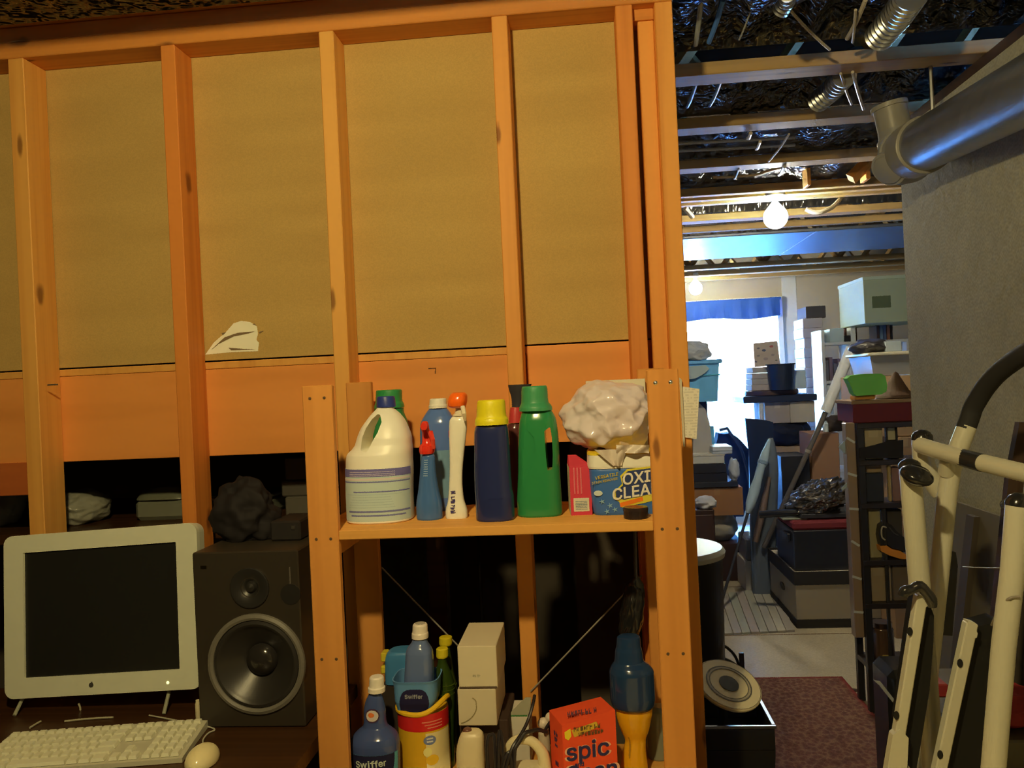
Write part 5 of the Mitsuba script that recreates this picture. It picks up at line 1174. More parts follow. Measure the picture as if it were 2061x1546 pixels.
# --- dark cabinet in front of it
YB = 5.26
k = thing('dark_cabinet', 'dark reddish cabinet with crumpled white paper on top left of the passage', 'cabinet')
ca, cb = at(1350, 1100, YB)[0], at(1441, 1100, YB)[0]; ct = pz(1410, 1027, YB)
part(k, 'body', box(ca, cb, YB, YB + .36, .001, ct, .004), (.045, .022, .018), 'mat_satin', False)
for i in range(2): part(k, 'drawer', box(ca + .02, cb - .01, YB - .01, YB - .0005, ct - .24 * (i + 1) - .02, ct - .24 * i - .03, .003), (.06, .03, .024), 'mat_satin', False)
b_ = blob(at(1420, 1012, YB + .1), (.14, .2, .09), 54, .35, 2.4, 3); v = np.array(b_.vertices); v[:, 2] = np.maximum(v[:, 2], ct + .001); b_.vertices = v
solo('crumpled_paper', 'crumpled white paper on the dark reddish cabinet', 'paper', b_, (.74, .72, .72), 'mat_matte', True)
# --- pile C, centre
YC = 6.2
carton('white_carton', 'white carton standing on the floor behind the banker box', 'carton', 1500, 1548, 1130, 1178, 5.55, .3, (.60, .55, .47), z0=.001)
k = thing('glass_case', 'grey-blue glassy plastic case on the white carton behind the banker box', 'case'); part(k, 'body', pbox(1501, 1546, 1084, 1129.3, 5.56, .28, .01), (.22, .23, .24), 'mat_gloss', False)
carton('foot_locker', 'dark lidded locker at the bottom of the pile under the window', 'trunk', 1560, 1640, 925, 1040, YC + .05, .4, (.022, .025, .035), 'mat_satin', z0=.001, lid=(.03, (.03, .034, .045)))
zt7 = pz(1600, 925, YC + .05) + .0042
carton('tan_carton', 'shallow tan carton on the dark trunk under the black cloth', 'carton', 1560, 1628, 899, 922, YC, .42, (.40, .27, .16), z0=zt7)
z = pz(1595, 899, YC)
b_ = blob((at(1585, 870, YC)[0], YC + .2, z + .10), (.42, .48, .24), 55, .16, 2.0, 4); v = np.array(b_.vertices); v[:, 2] = np.clip(v[:, 2], z + .001, z + .175); b_.vertices = v
solo('black_cloth', 'black cloth bundle between the tan carton and the white cartons by the window', 'cloth', b_, (.012, .016, .03), 'mat_matte', True)
z = z + .176
for i, (xa, xb, col) in enumerate(((1540, 1590, (.44, .38, .33)), (1591, 1640, (.52, .48, .42)))):
    carton('carton', ('left', 'right')[i] + ' of two pale cartons side by side on the black cloth bundle', 'carton', xa, xb, 808, 860, YC - .01 * i, .4, col, z0=z, tape=(.56, .5, .44))
z = pz(1590, 808, YC)
k = thing('table_top', 'black table slab laid on the two pale cartons', 'slab'); part(k, 'slab', box(at(1493, 795, YC)[0], at(1640, 795, YC)[0], YC - .06, YC + .42, z + .0015, z + .05, .006), (.014, .022, .05), 'mat_satin', False)
z += .0505
k = thing('round_board', 'round brown board on the black slab under the paper stack', 'board'); part(k, 'disc', lathe([(.0001, 0), (.19, 0), (.195, .006), (.195, .032), (.19, .036), (.0001, .036)], (at(1562, 778, YC)[0], YC + .17, z + .001), 48), (.085, .05, .045), 'mat_satin', 40)
z += .0375
for i in range(4):
    h0 = pz(1545, 773 - 11.5 * i, YC); hh = pz(1545, 773 - 11.5 * (i + 1), YC) - h0 - .001
    carton('paper_ream', f'flat pale box in the stack under the picture card, {("lowest", "second from the bottom", "second from the top", "topmost")[i]}', 'box', 1515 + i, 1572, 700, 710, YC + .06, .2, (.52, .47, .47), z0=None) if False else solo('paper_ream', f'pale flat box under the picture card, {("lowest", "second lowest", "second highest", "highest")[i]} of its stack', 'box', box(at(1515 + i, 750, YC)[0], at(1573, 750, YC)[0], YC + .06, YC + .30, z + .001 + i * .0435, z + .0435 + i * .0435, .002), (.52 - .03 * (i % 2), .46, .46), 'mat_matte', False, 'flat boxes under the picture card')
zz = z + .176
k = thing('picture_card', 'cream picture card with small printed motifs standing before the window', 'card')
P = [at(x, y, YC + .12) for x, y in ((1516, 680), (1564, 675), (1570, 722), (1519, 728))]
dz = zz - min(P[2][2], P[3][2])
part(k, 'card', hull([q + [0, d, dz] for q in P for d in (0, .01)]), (.60, .50, .42), 'mat_matte', False)
for x, y, r, col in ((1526, 690, 3, (.25, .22, .24)), (1537, 694, 4, (.12, .13, .20)), (1552, 686, 4, (.45, .12, .12)), (1526, 705, 3, (.34, .30, .30)), (1555, 703, 3.5, (.40, .32, .30)), (1541, 711, 5, (.42, .33, .30)), (1521, 717, 2.5, (.08, .10, .22)), (1562, 714, 2.5, (.20, .22, .16))):
    q = at(x, y, YC + .118) + [0, 0, dz]; w_ = r * YC / FPX
    part(k, 'motif', hull([q + [w_ * math.cos(t), d, .6 * w_ * math.sin(t)] for t in np.linspace(0, 6.28, 9)[:-1] for d in (0, .0015)]), col, 'mat_matte', False)
k = thing('bucket', 'dark blue-black bucket on the round board beside the pale flat boxes', 'bucket')
c = at(1570, 772, YC + .02); r0, r1_ = .082, .098; hb = pz(1570, 722, YC) - pz(1570, 772, YC)
part(k, 'body', lathe([(.0001, 0), (r0, 0), (r1_, hb), (r1_ + .008, hb + .002), (r1_ + .008, hb + .008), (r1_ - .004, hb + .008), (r1_ - .012, hb - .01), (r0 - .008, .012), (.0001, .012)], (c[0], YC - .02, z + .0005), 40), (.012, .02, .04), 'mat_satin', 40)
carton('pale_box', 'pale blue-white open box on the round board right of the bucket', 'box', 1590, 1622, 745, 772, YC + .12, .12, (.50, .64, .74), z0=z + .0005)
k = thing('chrome_leg', 'short white chromed table leg standing before the window', 'leg'); q = at(1531, 802, YC - .03)
part(k, 'tube', tube([(q[0], YC - .03, pz(1531, 850, YC)), (q[0], YC - .03, z - .09)], .016, 14), (.75, .80, .85), 'mat_gloss')
# --- dark things before the window at floor level
k = thing('folded_stroller', 'dark curved folded stroller hood against the bright window', 'stroller')
YS = 6.4
part(k, 'hood', pprism([(1446, 872), (1456, 874), (1470, 872), (1484, 880), (1496, 892), (1510, 908), (1514, 950), (1510, 1000), (1496, 1040), (1468, 1040), (1464, 960), (1440, 900), (1444, 884)], YS + .1, .16), (.010, .018, .045), 'mat_matte', False)
part(k, 'frame', tube([at(1448, 866, YS), at(1464, 862, YS), at(1470, 872, YS), at(1490, 900, YS), at(1512, 1000, YS), (at(1520, 1100, YS)[0], YS, .01)], .012, 10, smooth=20), (.02, .03, .06), 'mat_satin')
part(k, 'frame', tube([(at(1480, 1100, YS)[0], YS + .18, .01), at(1480, 1010, YS + .18)], .012, 10), (.02, .03, .06), 'mat_satin')
k = thing('black_board', 'dark blue-black flat panel standing upright before the window', 'panel')
part(k, 'panel', pprism([(1500, 842), (1542, 846), (1556, 850), (1566, 1146), (1512, 1146), (1508, 910)], 6.02, .03), (.010, .022, .06), 'mat_satin', False)
k = thing('folded_umbrella', 'silvery blue folded umbrella leaning point-up in front of the dark panel', 'umbrella')
YU = 5.2
A0, A1 = at(1549, 884, YU + .1), at(1505, 1033, YU)
part(k, 'canopy', tube([A0, A0 * .8 + A1 * .2, A0 * .68 + A1 * .32, A0 * .62 + A1 * .38, A0 * .45 + A1 * .55, A0 * .3 + A1 * .7, A0 * .12 + A1 * .88, A1], [.006, .026, .030, .022, .026, .034, .030, .014], 16), (.42, .56, .70), 'mat_satin', 40)
part(k, 'strap', tube([A0 * .70 + A1 * .30, A0 * .66 + A1 * .34], .032, 16), (.20, .30, .42), 'mat_satin')
dd = (A1 - A0) / np.linalg.norm(A1 - A0); part(k, 'handle', tube([A1, A1 + dd * (A1[2] - .02) / -dd[2]], .009, 10), (.05, .05, .06), 'mat_satin')
k = thing('garment_bag', 'tall grey-blue garment bag slumped behind the silvery umbrella', 'bag')
part(k, 'bag', px_loft(YU + .28, [(1130, 1512, 1562, 3), (1040, 1510, 1564, 3), (960, 1518, 1566, 3), (905, 1536, 1562, 2.5), (882, 1546, 1556)], ry=.5, z0=.001).mesh(), (.13, .16, .20), 'mat_satin', 40)
part(k, 'fold', tube([at(1520, 1090, YU + .2), at(1536, 1020, YU + .19), at(1548, 960, YU + .21)], [.02, .024, .012], 10), (.25, .17, .13), 'mat_satin')
# --- flat box column and the box on it
YF = 7.4
fx0, fx1 = at(1621, 760, YF)[0], at(1656, 760, YF)[0]
zl_top = pz(1640, 640, YF); n = 22; hz = zl_top / n
for i in range(n):
    j = rng.uniform(-.008, .008)
    solo('flat_box', f'thin white box, {ORD[n - 1 - i]} from the top of the tall column by the bright window', 'box', box(fx0 + j, fx1 + j + .02, YF + j, YF + .32, .001 + i * hz, (i + 1) * hz - .001, .003), (.50 + .05 * rng.random(), .47, .50), 'mat_matte', False, 'thin boxes in the tall column')
carton('dark_carton', 'dark brown carton on top of the tall column of white boxes', 'carton', 1622, 1662, 616, 640, YF + .02, .3, (.07, .055, .045), z0=zl_top + .0005)
# --- white bookcase
YK = 7.0
k = thing('bookcase', 'white open bookcase at the far right full of papers and books', 'bookcase')
kx0, kx1 = at(1657, 770, YK)[0], 3.15
kt = pz(1660, 664, YK); k1 = pz(1700, 688, YK)
for x in (kx0, kx0 + .225, 2.62, kx1 - .03): part(k, 'upright', box(x, x + .026, YK, YK + .30, .001, kt if x < kx0 + .1 else k1 - .001, .002), (.74, .76, .76), 'mat_satin', False)
sh = [k1, pz(1700, 765, YK), pz(1700, 833, YK), .62, .3]
for z in sh: part(k, 'shelf', box(kx0 + .0265, kx1 - .031, YK - .004, YK + .30, z - .022, z, .002), (.74, .76, .76), 'mat_satin', False)
books = [(1671, 1676, 662, k1), (1677, 1682, 661, k1), (1683, 1688, 660, k1), (1689, 1695, 660, k1)]
for i, (a, b_, y, z) in enumerate(books):
    m = box(at(a, y, YK)[0], at(b_, y, YK)[0] + .018, YK + .02, YK + .22, k1 + .0005, pz(a, y, YK), .002)
    solo('binder', f'pale blue-white binder on top of the white bookcase, {ORD[i]} from the left', 'binder', m, (.56, .68, .72), 'mat_satin', False, 'binders on the bookcase top')
carton('black_box', 'small black box beside the pale binders on the bookcase top', 'box', 1700, 1712, 675, 686, YK + .04, .15, BLACK, z0=k1 + .0005)
carton('brown_box', 'brown box behind the pale binders on the bookcase top', 'box', 1700, 1725, 653, 686, YK + .2, .09, (.13, .06, .035), z0=k1 + .0005)
for i, (a, b_, y0, y1, col) in enumerate(((1690, 1714, 727, 746, (.80, .82, .82)), (1688, 1718, 747, 757, (.74, .78, .80)))):
    m = box(at(a, y0, YK)[0], at(b_, y0, YK)[0], YK + .015, YK + .22, pz(1700, y1, YK) - (0 if i == 0 else .03), pz(1700, y0, YK) - .002, .003)
    z0_ = m.bounds[0, 2]; v = np.array(m.vertices)
    v[:, 2] = np.where(v[:, 2] < v[:, 2].mean(), v[:, 2] - (z0_ - (sh[1] + .0005 if i else sh[1] + .0405)), v[:, 2]); m.vertices = v
    if i: v[:, 2] = np.where(v[:, 2] > v[:, 2].mean(), sh[1] + .040, v[:, 2]); m.vertices = v
    solo('paper_stack', ('upper', 'lower')[i] + ' of two bright paper stacks on the bookcase middle shelf', 'paper', m, col, 'mat_matte', False)
carton('white_box', 'narrow white box standing behind the bright paper stacks in the bookcase', 'box', 1702, 1714, 707, 728, YK + .23, .06, (.78, .82, .84), z0=sh[1] + .0005)
for i in range(4):
    x = kx0 + .03 + i * .034; m = box(x, x + .028, YK + .03, YK + .2, sh[1] + .0005, sh[1] + .17 + .03 * math.sin(i * 2.2), .002)
    solo('book', f'dim grey book on the bookcase middle shelf, {ORD[i]} from its left end', 'book', m, (.16 + .05 * (i % 2), .15, .17), 'mat_matte', False, 'dim books on the middle shelf')
xs = kx0 + .032
for i in range(11):
    w_ = .016 + .012 * rng.random(); hgt = .19 + .07 * rng.random()
    if xs + w_ > kx0 + .222 and xs < kx0 + .26: xs = kx0 + .255
    m = box(xs, xs + w_, YK + .01, YK + .19, sh[2] + .0005, sh[2] + hgt, .002); xs += w_ + .003
    solo('magazine_file', f'thin white magazine on the lower bookcase shelf, {ORD[i]} from the left of its row', 'magazine', m, ((.70, .76, .80), (.50, .62, .78), (.80, .82, .82))[i % 3], 'mat_satin', False, 'white magazines on the lower shelf')
xs = kx0 + .3
for i in range(6):
    w_ = .02 + .014 * rng.random(); m = box(xs, xs + w_, YK + .01, YK + .19, k1 - .45 + .0005 if False else sh[1] + .0005, sh[1] + .22 + .03 * rng.random(), .002); xs += w_ + .003
    solo('folder', f'blue-grey folder right of the bright paper stacks, {ORD[i]} from the left of its row', 'folder', m, ((.30, .40, .55), (.55, .62, .70), (.10, .10, .12))[i % 3], 'mat_satin', False, 'folders right of the paper stacks')
# pale green box near the ceiling, on a white pack
xg0 = at(1745, 600, 6.55)[0]
k = thing('white_pack', 'small bright white pack on the bookcase under the pale green carton', 'pack'); gz0 = pz(1745, 650, 6.55)
part(k, 'pack', box(xg0 - .02, xg0 + .10, YK - .16 + .18, YK + .2, k1 + .0005, gz0 - .14, .003), (.80, .82, .80), 'mat_matte', False)
part(k, 'neck', box(xg0 + .02, xg0 + .06, YK + .04, YK + .15, gz0 - .1395, gz0 - .0005, .003), (.80, .84, .84), 'mat_matte', False)
k = thing('green_carton', 'tall pale green carton reaching almost to the joists at the far right', 'carton')
part(k, 'body', box(xg0, xg0 + .5, 6.62, YK + .25, gz0, pz(1745, 556, 6.55), .004), (.42, .50, .36), 'mat_matte', False)
part(k, 'dark_print', box(xg0 + .06, xg0 + .20, 6.618, 6.6195, pz(1760, 620, 6.6), pz(1760, 596, 6.6), 0), (.12, .16, .08), 'mat_matte', False)
part(k, 'lid_edge', box(xg0 - .005, xg0 + .505, 6.615, YK + .255, pz(1745, 562, 6.55), pz(1745, 555, 6.55), .002), (.50, .60, .48), 'mat_matte', False)
# things on the bookcase right end
carton('cream_box', 'cream box with an orange side on the bookcase right end', 'box', 1748, 1790, 628, 646, YK - .02 + .05, .15, (.62, .46, .32), z0=None, tape=(.7, .6, .5)) if False else None
for i, (a, y, col) in enumerate(((1765, 648, (.06, .035, .03)), (1772, 646, (.16, .26, .42)), (1779, 650, (.08, .12, .25)), (1786, 644, (.30, .14, .09)))):
    m = box(at(a, y, YK)[0], at(a + 6, y, YK)[0], YK + .02, YK + .2, k1 + .0005, pz(a, y, YK), .002)
    solo('upright_book', f'dark upright book at the right end of the bookcase top, {ORD[i]} from the left', 'book', m, col, 'mat_satin', False, 'dark books on the bookcase top')
m = box(at(1750, 636, YK)[0], at(1790, 636, YK)[0], YK + .02, YK + .2, pz(1770, 643, YK) + .012, pz(1770, 628, YK), .003)
solo('cream_box', 'cream and orange box lying on the dark upright books', 'box', m, (.60, .42, .26), 'mat_matte', False)
solo('black_tube', 'tall black tube standing at the right end of the bookcase', 'tube', tube([(at(1798, 680, YK)[0], YK + .1, k1 + .0005), (at(1796, 595, YK)[0], YK + .1, pz(1796, 593, YK))], .03, 16), (.03, .025, .025), 'mat_satin')
# --- grey storage tub on cartons, nearer
YT = 4.55
for i, (ya, yb) in enumerate(((1020, 1170), (880, 1019))):
    carton('cardboard_box', f'tan cardboard box seen through the black shelf, {("lower", "upper")[i]} of two under the grey tub', 'box', 1795, 1850, ya, yb, YT - .02, .4, (.34, .21, .11), z0=.001 if i == 0 else None, tape=(.40, .27, .15))
carton('cardboard_box', 'tan cardboard box directly under the grey lidded tub', 'box', 1738, 1850, 757, 879, YT, .38, (.36, .23, .12), tape=(.42, .28, .16))
k = thing('storage_tub', 'grey storage tub with a cream lid above the green cushion', 'tub')
z0_, z1_ = pz(1780, 756, YT) + .001, pz(1780, 716, YT); a0, a1 = at(1752, 735, YT)[0], at(1850, 735, YT)[0]
part(k, 'body', hull([(x, y, z) for z, i in ((z0_, .02), (z1_, 0)) for x in (a0 + i, a1 - i) for y in (YT + i, YT + .36 - i)]), (.30, .30, .29), 'mat_satin', False)
part(k, 'lid', box(a0 - .015, a1 + .015, YT - .015, YT + .375, z1_ + .0005, z1_ + .02, .005), (.62, .58, .44), 'mat_satin', False)
b_ = blob((at(1758, 700, YT)[0] + .03, YT + .15, z1_ + .05), (.20, .22, .10), 57, .25, 2.4, 3); v = np.array(b_.vertices); v[:, 2] = np.maximum(v[:, 2], z1_ + .021); b_.vertices = v
solo('black_pouch', 'black crumpled pouch on the cream tub lid', 'pouch', b_, (.02, .018, .02), 'mat_satin', True)
carton('clear_case', 'small pale blue case beside the black pouch on the tub lid', 'case', 1782, 1815, 686, 708, YT + .05, .2, (.38, .44, .48), 'mat_gloss', z0=z1_ + .021)
# --- rolled paper and grey pole
Q0, Q1 = at(1714, 700, 5.28), at(1662, 828, 5.32)
k = thing('paper_roll', 'long white paper roll leaning beside the bookcase', 'roll'); part(k, 'roll', tube([Q0, Q1], .033, 20), (.80, .82, .84), 'mat_matte'); part(k, 'roll_core', tube([Q1, Q1 + (Q1 - Q0) * .004], .014, 12), (.25, .22, .2), 'mat_matte')
Q2 = at(1648, 862, 5.34); Q3 = at(1582, 1005, 5.385); e_ = (Q3 - Q2) / np.linalg.norm(Q3 - Q2)
k = thing('grey_pole', 'grey-brown metal pole leaning from the paper roll down to the low bench', 'pole')
part(k, 'pole', tube([Q1 + (Q2 - Q1) * .05 - e_ * 0, Q2, Q3, Q3 + e_ * ((Q3[2] - .32) / -e_[2])], .016, 14), (.11, .095, .085), 'mat_satin'); part(k, 'joint', tube([Q2 * .7 + Q3 * .3, Q2 * .66 + Q3 * .34], .020, 14), (.28, .25, .22), 'mat_satin')
k = thing('spray_can', 'small shiny blue-white can on the tall brown cardboard box', 'can'); c = at(1662, 866, 5.54)
# --- tall brown cardboard box, black cloth, dark box
m = pbox(1636, 1692, 872, 1094, 5.44, .30, .003); turned(m, .012, (0, 1, 0)); solo('cardboard_box', 'tall brown cardboard box standing behind the shiny foil bundle', 'box', m, (.27, .145, .085), 'mat_matte', False)
part(k, 'can', lathe([(.0001, 0), (.018, 0), (.018, .055), (.010, .062), (.010, .072), (.0001, .073)], (c[0], 5.54, m.bounds[1, 2] + .0005), 20), (.62, .74, .82), 'mat_gloss')
b_ = blob((at(1680, 845, 5.58)[0], 5.61, m.bounds[1, 2] + .035), (.14, .16, .14), 58, .2, 2, 3); v = np.array(b_.vertices); v[:, 2] = np.maximum(v[:, 2], m.bounds[1, 2] + .0005); b_.vertices = v
solo('dark_cloth', 'small dark brown cloth on the tall brown cardboard box', 'cloth', b_, (.05, .035, .025), 'mat_matte', True)
carton('dark_crate', 'dark crate behind the grey pole left of the tall brown cardboard box', 'crate', 1575, 1632, 918, 1050, 5.43, .3, (.016, .018, .026), 'mat_satin', z0=.3)
carton('dark_crate', 'dark crate on the floor under the foil bundle, mostly hidden by the banker box', 'crate', 1560, 1712, 1090, 1150, 5.42, .5, (.03, .028, .03), 'mat_satin', z0=.001) if False else None
solo('low_bench', 'low dark bench on the floor behind the banker box', 'bench', box(1.18, 2.0, 5.42, 5.85, .001, .2985, .004), (.025, .022, .024), 'mat_satin', False)
# --- banker box with its load
k = thing('banker_box', 'grey-tan banker box with black base and rim on the passage floor', 'box')
bX = at(1602, 1200, 4.74)[0]; bz = pz(1605, 1151, 4.74)
part(k, 'body', box(bX, bX + .46, 4.74, 5.40, .001, bz - .045, .003), (.30, .255, .185), 'mat_matte', False)
part(k, 'base', ring4(bX - .004, bX + .464, 4.736, 5.404, .0035, .001, .05), (.022, .02, .018), 'mat_matte', False)
part(k, 'rim', ring4(bX - .008, bX + .468, 4.732, 5.408, .0075, bz - .075, bz), (.022, .02, .022), 'mat_matte', False)
part(k, 'lid', box(bX + .001, bX + .459, 4.741, 5.399, bz - .0445, bz - .012, .002), (.56, .50, .42), 'mat_matte', False)
hz_ = .16; part(k, 'hand_hole', hull([(bX - .001 - d, 5.06 + .06 * math.cos(t), hz_ + .022 * math.sin(t)) for t in np.linspace(0, 6.28, 15)[:-1] for d in (0, .0015)]), (.07, .06, .045), 'mat_matte', False)
part(k, 'stamp', strokes(7, .012, (bX + .30, 4.7394, pz(1684, 1164, 4.74)), seed=5), (.16, .135, .10), 'mat_matte', False)
zb2 = bz - .011
k = thing('black_bin', 'dark blue-black open bin on the banker box', 'bin'); m = pbox(1597, 1760, 1066, 1130, 4.80, .42, .006, 0, zb2); part(k, 'body', m, (.012, .014, .022), 'mat_satin', False)
part(k, 'handle', obox((m.bounds[0, 0] - .012, 4.9, m.bounds[1, 2] - .05), (.022, .10, .05), b=.006), (.014, .016, .026), 'mat_satin', False)
zz = m.bounds[1, 2]
m2 = box(m.bounds[0, 0] - .0, m.bounds[1, 0], 4.80, 5.18, zz + .0005, zz + .05, .012); solo('red_towel', 'folded dark red towel lying on the dark bin', 'towel', m2, (.16, .022, .03), 'mat_matte', False)
m3_ = box(m.bounds[0, 0] - .04, m.bounds[0, 0] + .10, 4.86, 5.12, zz + .0505, zz + .058, .002); solo('grey_folder', 'grey-green folder sticking out on the red towel', 'folder', m3_, (.22, .24, .20), 'mat_matte', False)
m4 = box(m.bounds[0, 0] + .06, m.bounds[1, 0], 4.84, 5.14, zz + .0585, zz + .085, .004); solo('dark_folder', 'dark folder between red towel and foil bundle', 'folder', m4, (.03, .03, .035), 'mat_satin', False)
solo('black_rod', 'thick black rod lying across in front of the foil bundle', 'rod', tube([at(1528, 1036, 4.95), at(1600, 1031, 4.9), at(1640, 1027, 4.86)], .022, 16), (.014, .016, .022), 'mat_gloss')
b_ = blob(at(1650, 1002, 4.95), (.33, .24, .19), 59, .30, 2.6, 5); v = np.array(b_.vertices); c = b_.bounds.mean(0); v += (np.abs(meshkit.fbm(v * 26, 3, 4) - .5))[:, None] * (v - c) * .7; v[:, 2] = np.maximum(v[:, 2] + (v[:, 0] - c[0]) * .18, zz + .087); b_.vertices = v
scene['mat_wrap'] = two({'type': 'principled', 'base_color': {'type': 'rgb', 'value': (.16, .15, .14)}, 'roughness': .14, 'metallic': .85})
k = thing('foil_bundle', 'shiny crumpled plastic-wrapped bundle on the banker box load', 'bundle'); scene[k] = shape(b_, 'mat_wrap', None, True)
# --- wrapped post
k = thing('wrapped_plank', 'upright wooden plank wrapped in clear plastic on the left side of the black shelf', 'post')
hx0_ = at(1731, 1000, 3.55)[0]
wp0, wp1 = np.array([hx0_ - .022, 3.60, at(1722, 851, 3.57)[2]]), np.array([hx0_ - .022, 3.60, at(1722, 1284, 3.57)[2]])
part(k, 'timber', box(hx0_ - .040, hx0_ - .0015, 3.568, 3.62, wp1[2], wp0[2], .003), (.30, .21, .14), 'mat_gloss', False)
for i in range(6):
    c = wp0 + (wp1 - wp0) * (.08 + .16 * i)
    part(k, 'plastic_fold', obox(c + np.array([0, -.0335, 0]), (.040, .003, .010), ry=.6 - .25 * (i % 3)), (.58, .62, .66), 'mat_gloss', False)
part(k, 'loose_plastic', pprism([(1688, 900), (1698, 888), (1708, 884), (1718, 900), (1706, 915), (1698, 912)], 3.585, .003), (.35, .48, .62), 'mat_gloss', False)
part(k, 'loose_plastic', pprism([(1693, 983), (1704, 972), (1718, 964), (1716, 974), (1695, 988)], 3.585, .003), (.35, .45, .55), 'mat_gloss', False)
# --- black shelf by the passage
YH = 3.55
k = thing('black_shelf', 'black open metal shelf beside the passage loaded with shoes and boxes', 'shelf')
hx0, hx1 = at(1731, 1000, YH)[0], 1.62
hz = [pz(1770, y, YH) for y in (851, 926, 1013, 1128, 1215, 1338)]
for x in (hx0, hx1 - .03):
    for y in (YH, YH + .135): part(k, 'post', box(x, x + .028, y, y + .028, .001, hz[0] - .001, .002), BLACK, 'mat_satin', False)
part(k, 'middle_post', box(at(1776, 1000, YH)[0], at(1782, 1000, YH)[0], YH + .002, YH + .018, .001, hz[2] - .0225, .002), (.025, .022, .018), 'mat_satin', False)
for z in hz: part(k, 'shelf_panel', box(hx0 + .001, hx1 - .001, YH - .004, YH + .165, z - .022, z, .002), (.024, .018, .018), 'mat_satin', False)
def onshelf(name, label, c_, xl, xr, yt, z, col, Y=YH + .04, dep=.22, mat='mat_matte', **k_):
    Y, dep = YH + .030 + max(Y - YH - .02, 0) * .2, min(dep, .075) if name != 'maroon_box' else .22
    return carton(name, label, c_, xl, xr, yt, yt + 20, Y, dep, col, mat, z0=z + .0005, **k_)
onshelf('maroon_box', 'dark maroon box with a wooden rim on top of the black shelf', 'box', 1716, 1845, 806, hz[0], (.13, .018, .022), YH - .02, .32, 'mat_matte', lid=(.012, (.26, .17, .10)))
zt8 = pz(1780, 806, YH - .02) + .0045
onshelf('wooden_tray', 'orange wooden tray on the maroon box under the green cushion', 'tray', 1722, 1762, 795, zt8, (.58, .27, .06), YH + .0, .26)
zt9 = pz(1742, 795, YH)
k = thing('green_cushion', 'bright green foam cushion on the wooden tray above the black shelf', 'cushion')
P = [(1705, 762), (1712, 756), (1738, 753), (1774, 752), (1782, 757), (1786, 777), (1784, 788), (1774, 794), (1740, 796), (1724, 797), (1718, 792), (1712, 776)]
part(k, 'foam', pprism(P, YH + .0, .055), (.16, .52, .11), 'mat_matte', False)
k = thing('brown_hat', 'brown pointed felt hat lying beside the green cushion', 'hat')
c = at(1797, 806, YH + .1); part(k, 'cone', lathe([(.0001, 0), (.085, 0), (.08, .012), (.05, .03), (.028, .07), (.010, .105), (.0001, .112)], (c[0] + .02, YH + .11, zt8 + .0005), 32), (.10, .055, .03), 'mat_matte', 40)
onshelf('white_carton', 'cream carton on the second level of the black shelf', 'carton', 1738, 1776, 856, hz[1], (.46, .38, .24), tape=(.52, .44, .3))
k = thing('framed_picture', 'small black picture frame with a cream sheet on the black shelf', 'frame')
fr = [at(x, y, YH + .05) for x, y in ((1782, 858), (1806, 858))]; a, b_ = fr[0][0], fr[1][0]
part(k, 'frame', ring4(a, b_, YH + .05, YH + .065, .001, hz[1] + .0005, pz(1794, 858, YH)) if False else cat(box(a, a + .008, YH + .05, YH + .065, hz[1] + .0005, pz(1794, 858, YH), .001), box(b_ - .008, b_, YH + .05, YH + .065, hz[1] + .0005, pz(1794, 858, YH), .001), box(a + .008, b_ - .008, YH + .05, YH + .065, pz(1794, 862, YH), pz(1794, 858, YH), .001), box(a + .008, b_ - .008, YH + .05, YH + .065, hz[1] + .0005, pz(1794, 888, YH), .001)), BLACK, 'mat_satin', False)
part(k, 'sheet', box(a + .008, b_ - .008, YH + .058, YH + .062, pz(1794, 888, YH) + .001, pz(1794, 862, YH) - .001, 0), (.50, .46, .30), 'mat_matte', False)
k = thing('black_cloth', 'black cloth hanging in a slant from the second level of the black shelf', 'cloth')
part(k, 'cloth', pprism([(1731, 903), (1760, 896), (1788, 888), (1818, 886), (1818, 922), (1731, 922)], YH - .012, .006), (.016, .014, .016), 'mat_matte', False)
onshelf('tan_box', 'small tan box on the third level of the black shelf', 'box', 1741, 1774, 932, hz[2] + .0, (.36, .27, .17), YH + .16, .12)
onshelf('dark_jar', 'dark square canister in front of the tan box on the black shelf', 'canister', 1740, 1778, 952, hz[2], (.02, .022, .025), YH + .02, .1, 'mat_satin')
onshelf('brass_tube', 'thin brass-coloured tube standing on the third level of the black shelf', 'tube', 1787, 1793, 932, hz[2], (.42, .32, .13), YH + .02, .02, 'mat_satin')
onshelf('pink_book', 'dull pink book standing on the third level of the black shelf', 'book', 1796, 1816, 942, hz[2], (.26, .15, .13), YH + .04, .15)
onshelf('cream_box', 'small cream box on the fourth level of the black shelf behind the shoe', 'box', 1739, 1772, 1022, hz[3], (.34, .30, .17), YH + .1, .18)
onshelf('paper_bag', 'dark paper bag beside the cream box on the fourth level', 'bag', 1778, 1815, 1026, hz[3], (.06, .05, .04), YH + .16, .12)
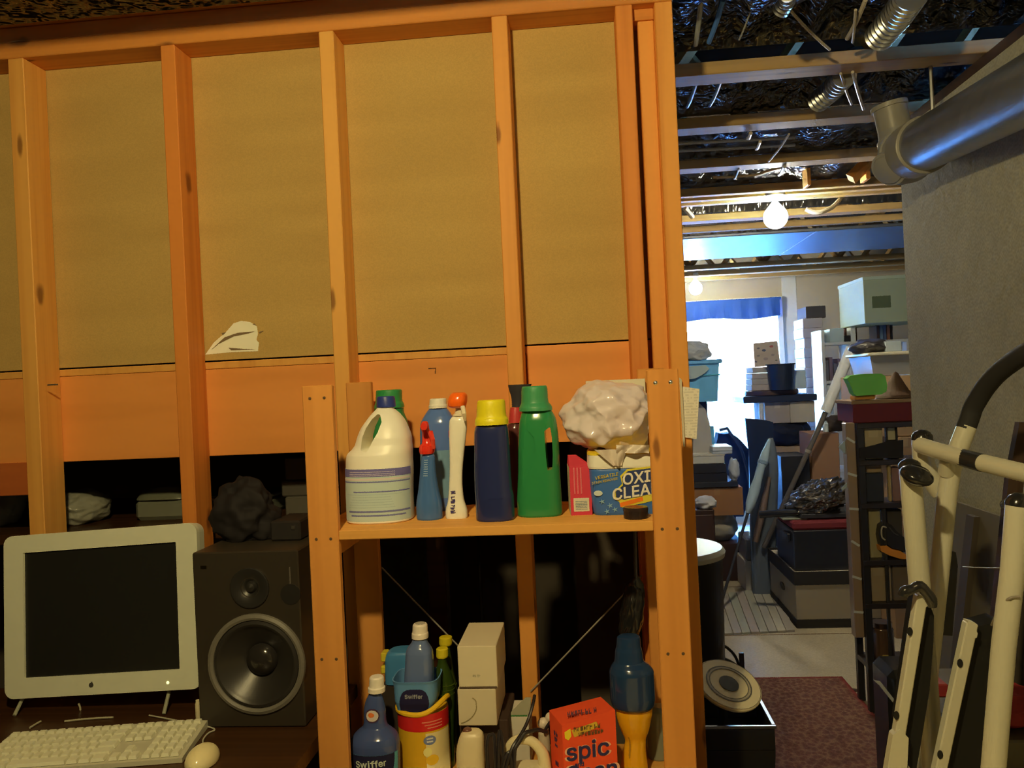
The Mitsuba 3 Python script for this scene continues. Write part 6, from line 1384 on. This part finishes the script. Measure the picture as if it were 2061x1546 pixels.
# sneaker
k = thing('sneaker', 'dark sneaker with a pale loop and orange sole on the black shelf', 'shoe')
so = [(1771, 1102), (1785, 1100), (1796, 1108), (1812, 1111), (1824, 1118), (1826, 1128), (1812, 1127), (1790, 1120), (1774, 1112)]
m = pprism(so, YH + .0, .085); v = np.array(m.vertices); dzs = hz[3] + .001 - v[:, 2].min(); v[:, 2] += dzs; m.vertices = v
part(k, 'sole', m, (.70, .27, .04), 'mat_satin', False, label='orange sole')
up_ = [(1773, 1100), (1769, 1080), (1772, 1060), (1782, 1053), (1794, 1058), (1806, 1072), (1820, 1084), (1828, 1100), (1826, 1116), (1812, 1109), (1797, 1106), (1786, 1098)]
m = pprism(up_, YH + .006, .072); v = np.array(m.vertices); v[:, 2] += dzs; m.vertices = v; part(k, 'upper', m, (.022, .020, .022), 'mat_satin', False)
L_ = [at(x, y, YH + .0015) + [0, 0, dzs] for x, y in ((1784, 1064), (1777, 1062), (1774, 1072), (1775, 1082), (1782, 1089))]; part(k, 'loop', tube(L_, .0035, 8, smooth=16), (.42, .38, .30), 'mat_satin')
part(k, 'lace', tube([at(x, y, YH + .002) + [0, 0, dzs] for x, y in ((1790, 1064), (1800, 1076), (1808, 1080))], .003, 8), (.06, .06, .06), 'mat_satin')
onshelf('tan_box', 'tan cardboard box on the fifth level of the black shelf, the left of two', 'box', 1741, 1793, 1135, hz[4], (.34, .26, .16), YH + .03, .2, tape=(.38, .30, .19))
onshelf('tan_box', 'brown cardboard box on the fifth level of the black shelf, the right of two', 'box', 1797, 1840, 1137, hz[4], (.16, .12, .08), YH + .03, .2)
k = thing('glass_jar', 'brown glass jar with a shiny lid on the lowest level of the black shelf', 'jar')
c = at(1776, 1330, YH + .1); jh = pz(1776, 1250, YH + .1) - hz[5]
part(k, 'body', lathe([(.0001, 0), (.044, 0), (.047, .006), (.047, jh * .8), (.04, jh * .86), (.0001, jh * .86)], (c[0], YH + .09, hz[5] + .0005), 32), (.10, .055, .03), 'mat_gloss', 40)
part(k, 'lid', lathe([(.0001, jh * .865), (.042, jh * .865), (.042, jh), (.0001, jh)], (c[0], YH + .09, hz[5] + .0005), 32), (.22, .16, .11), 'mat_metal', 40)
part(k, 'label', box(c[0] - .018, c[0] + .02, YH + .037, YH + .0435, hz[5] + .016, hz[5] + .026, .001), (.48, .36, .10), 'mat_satin', False)
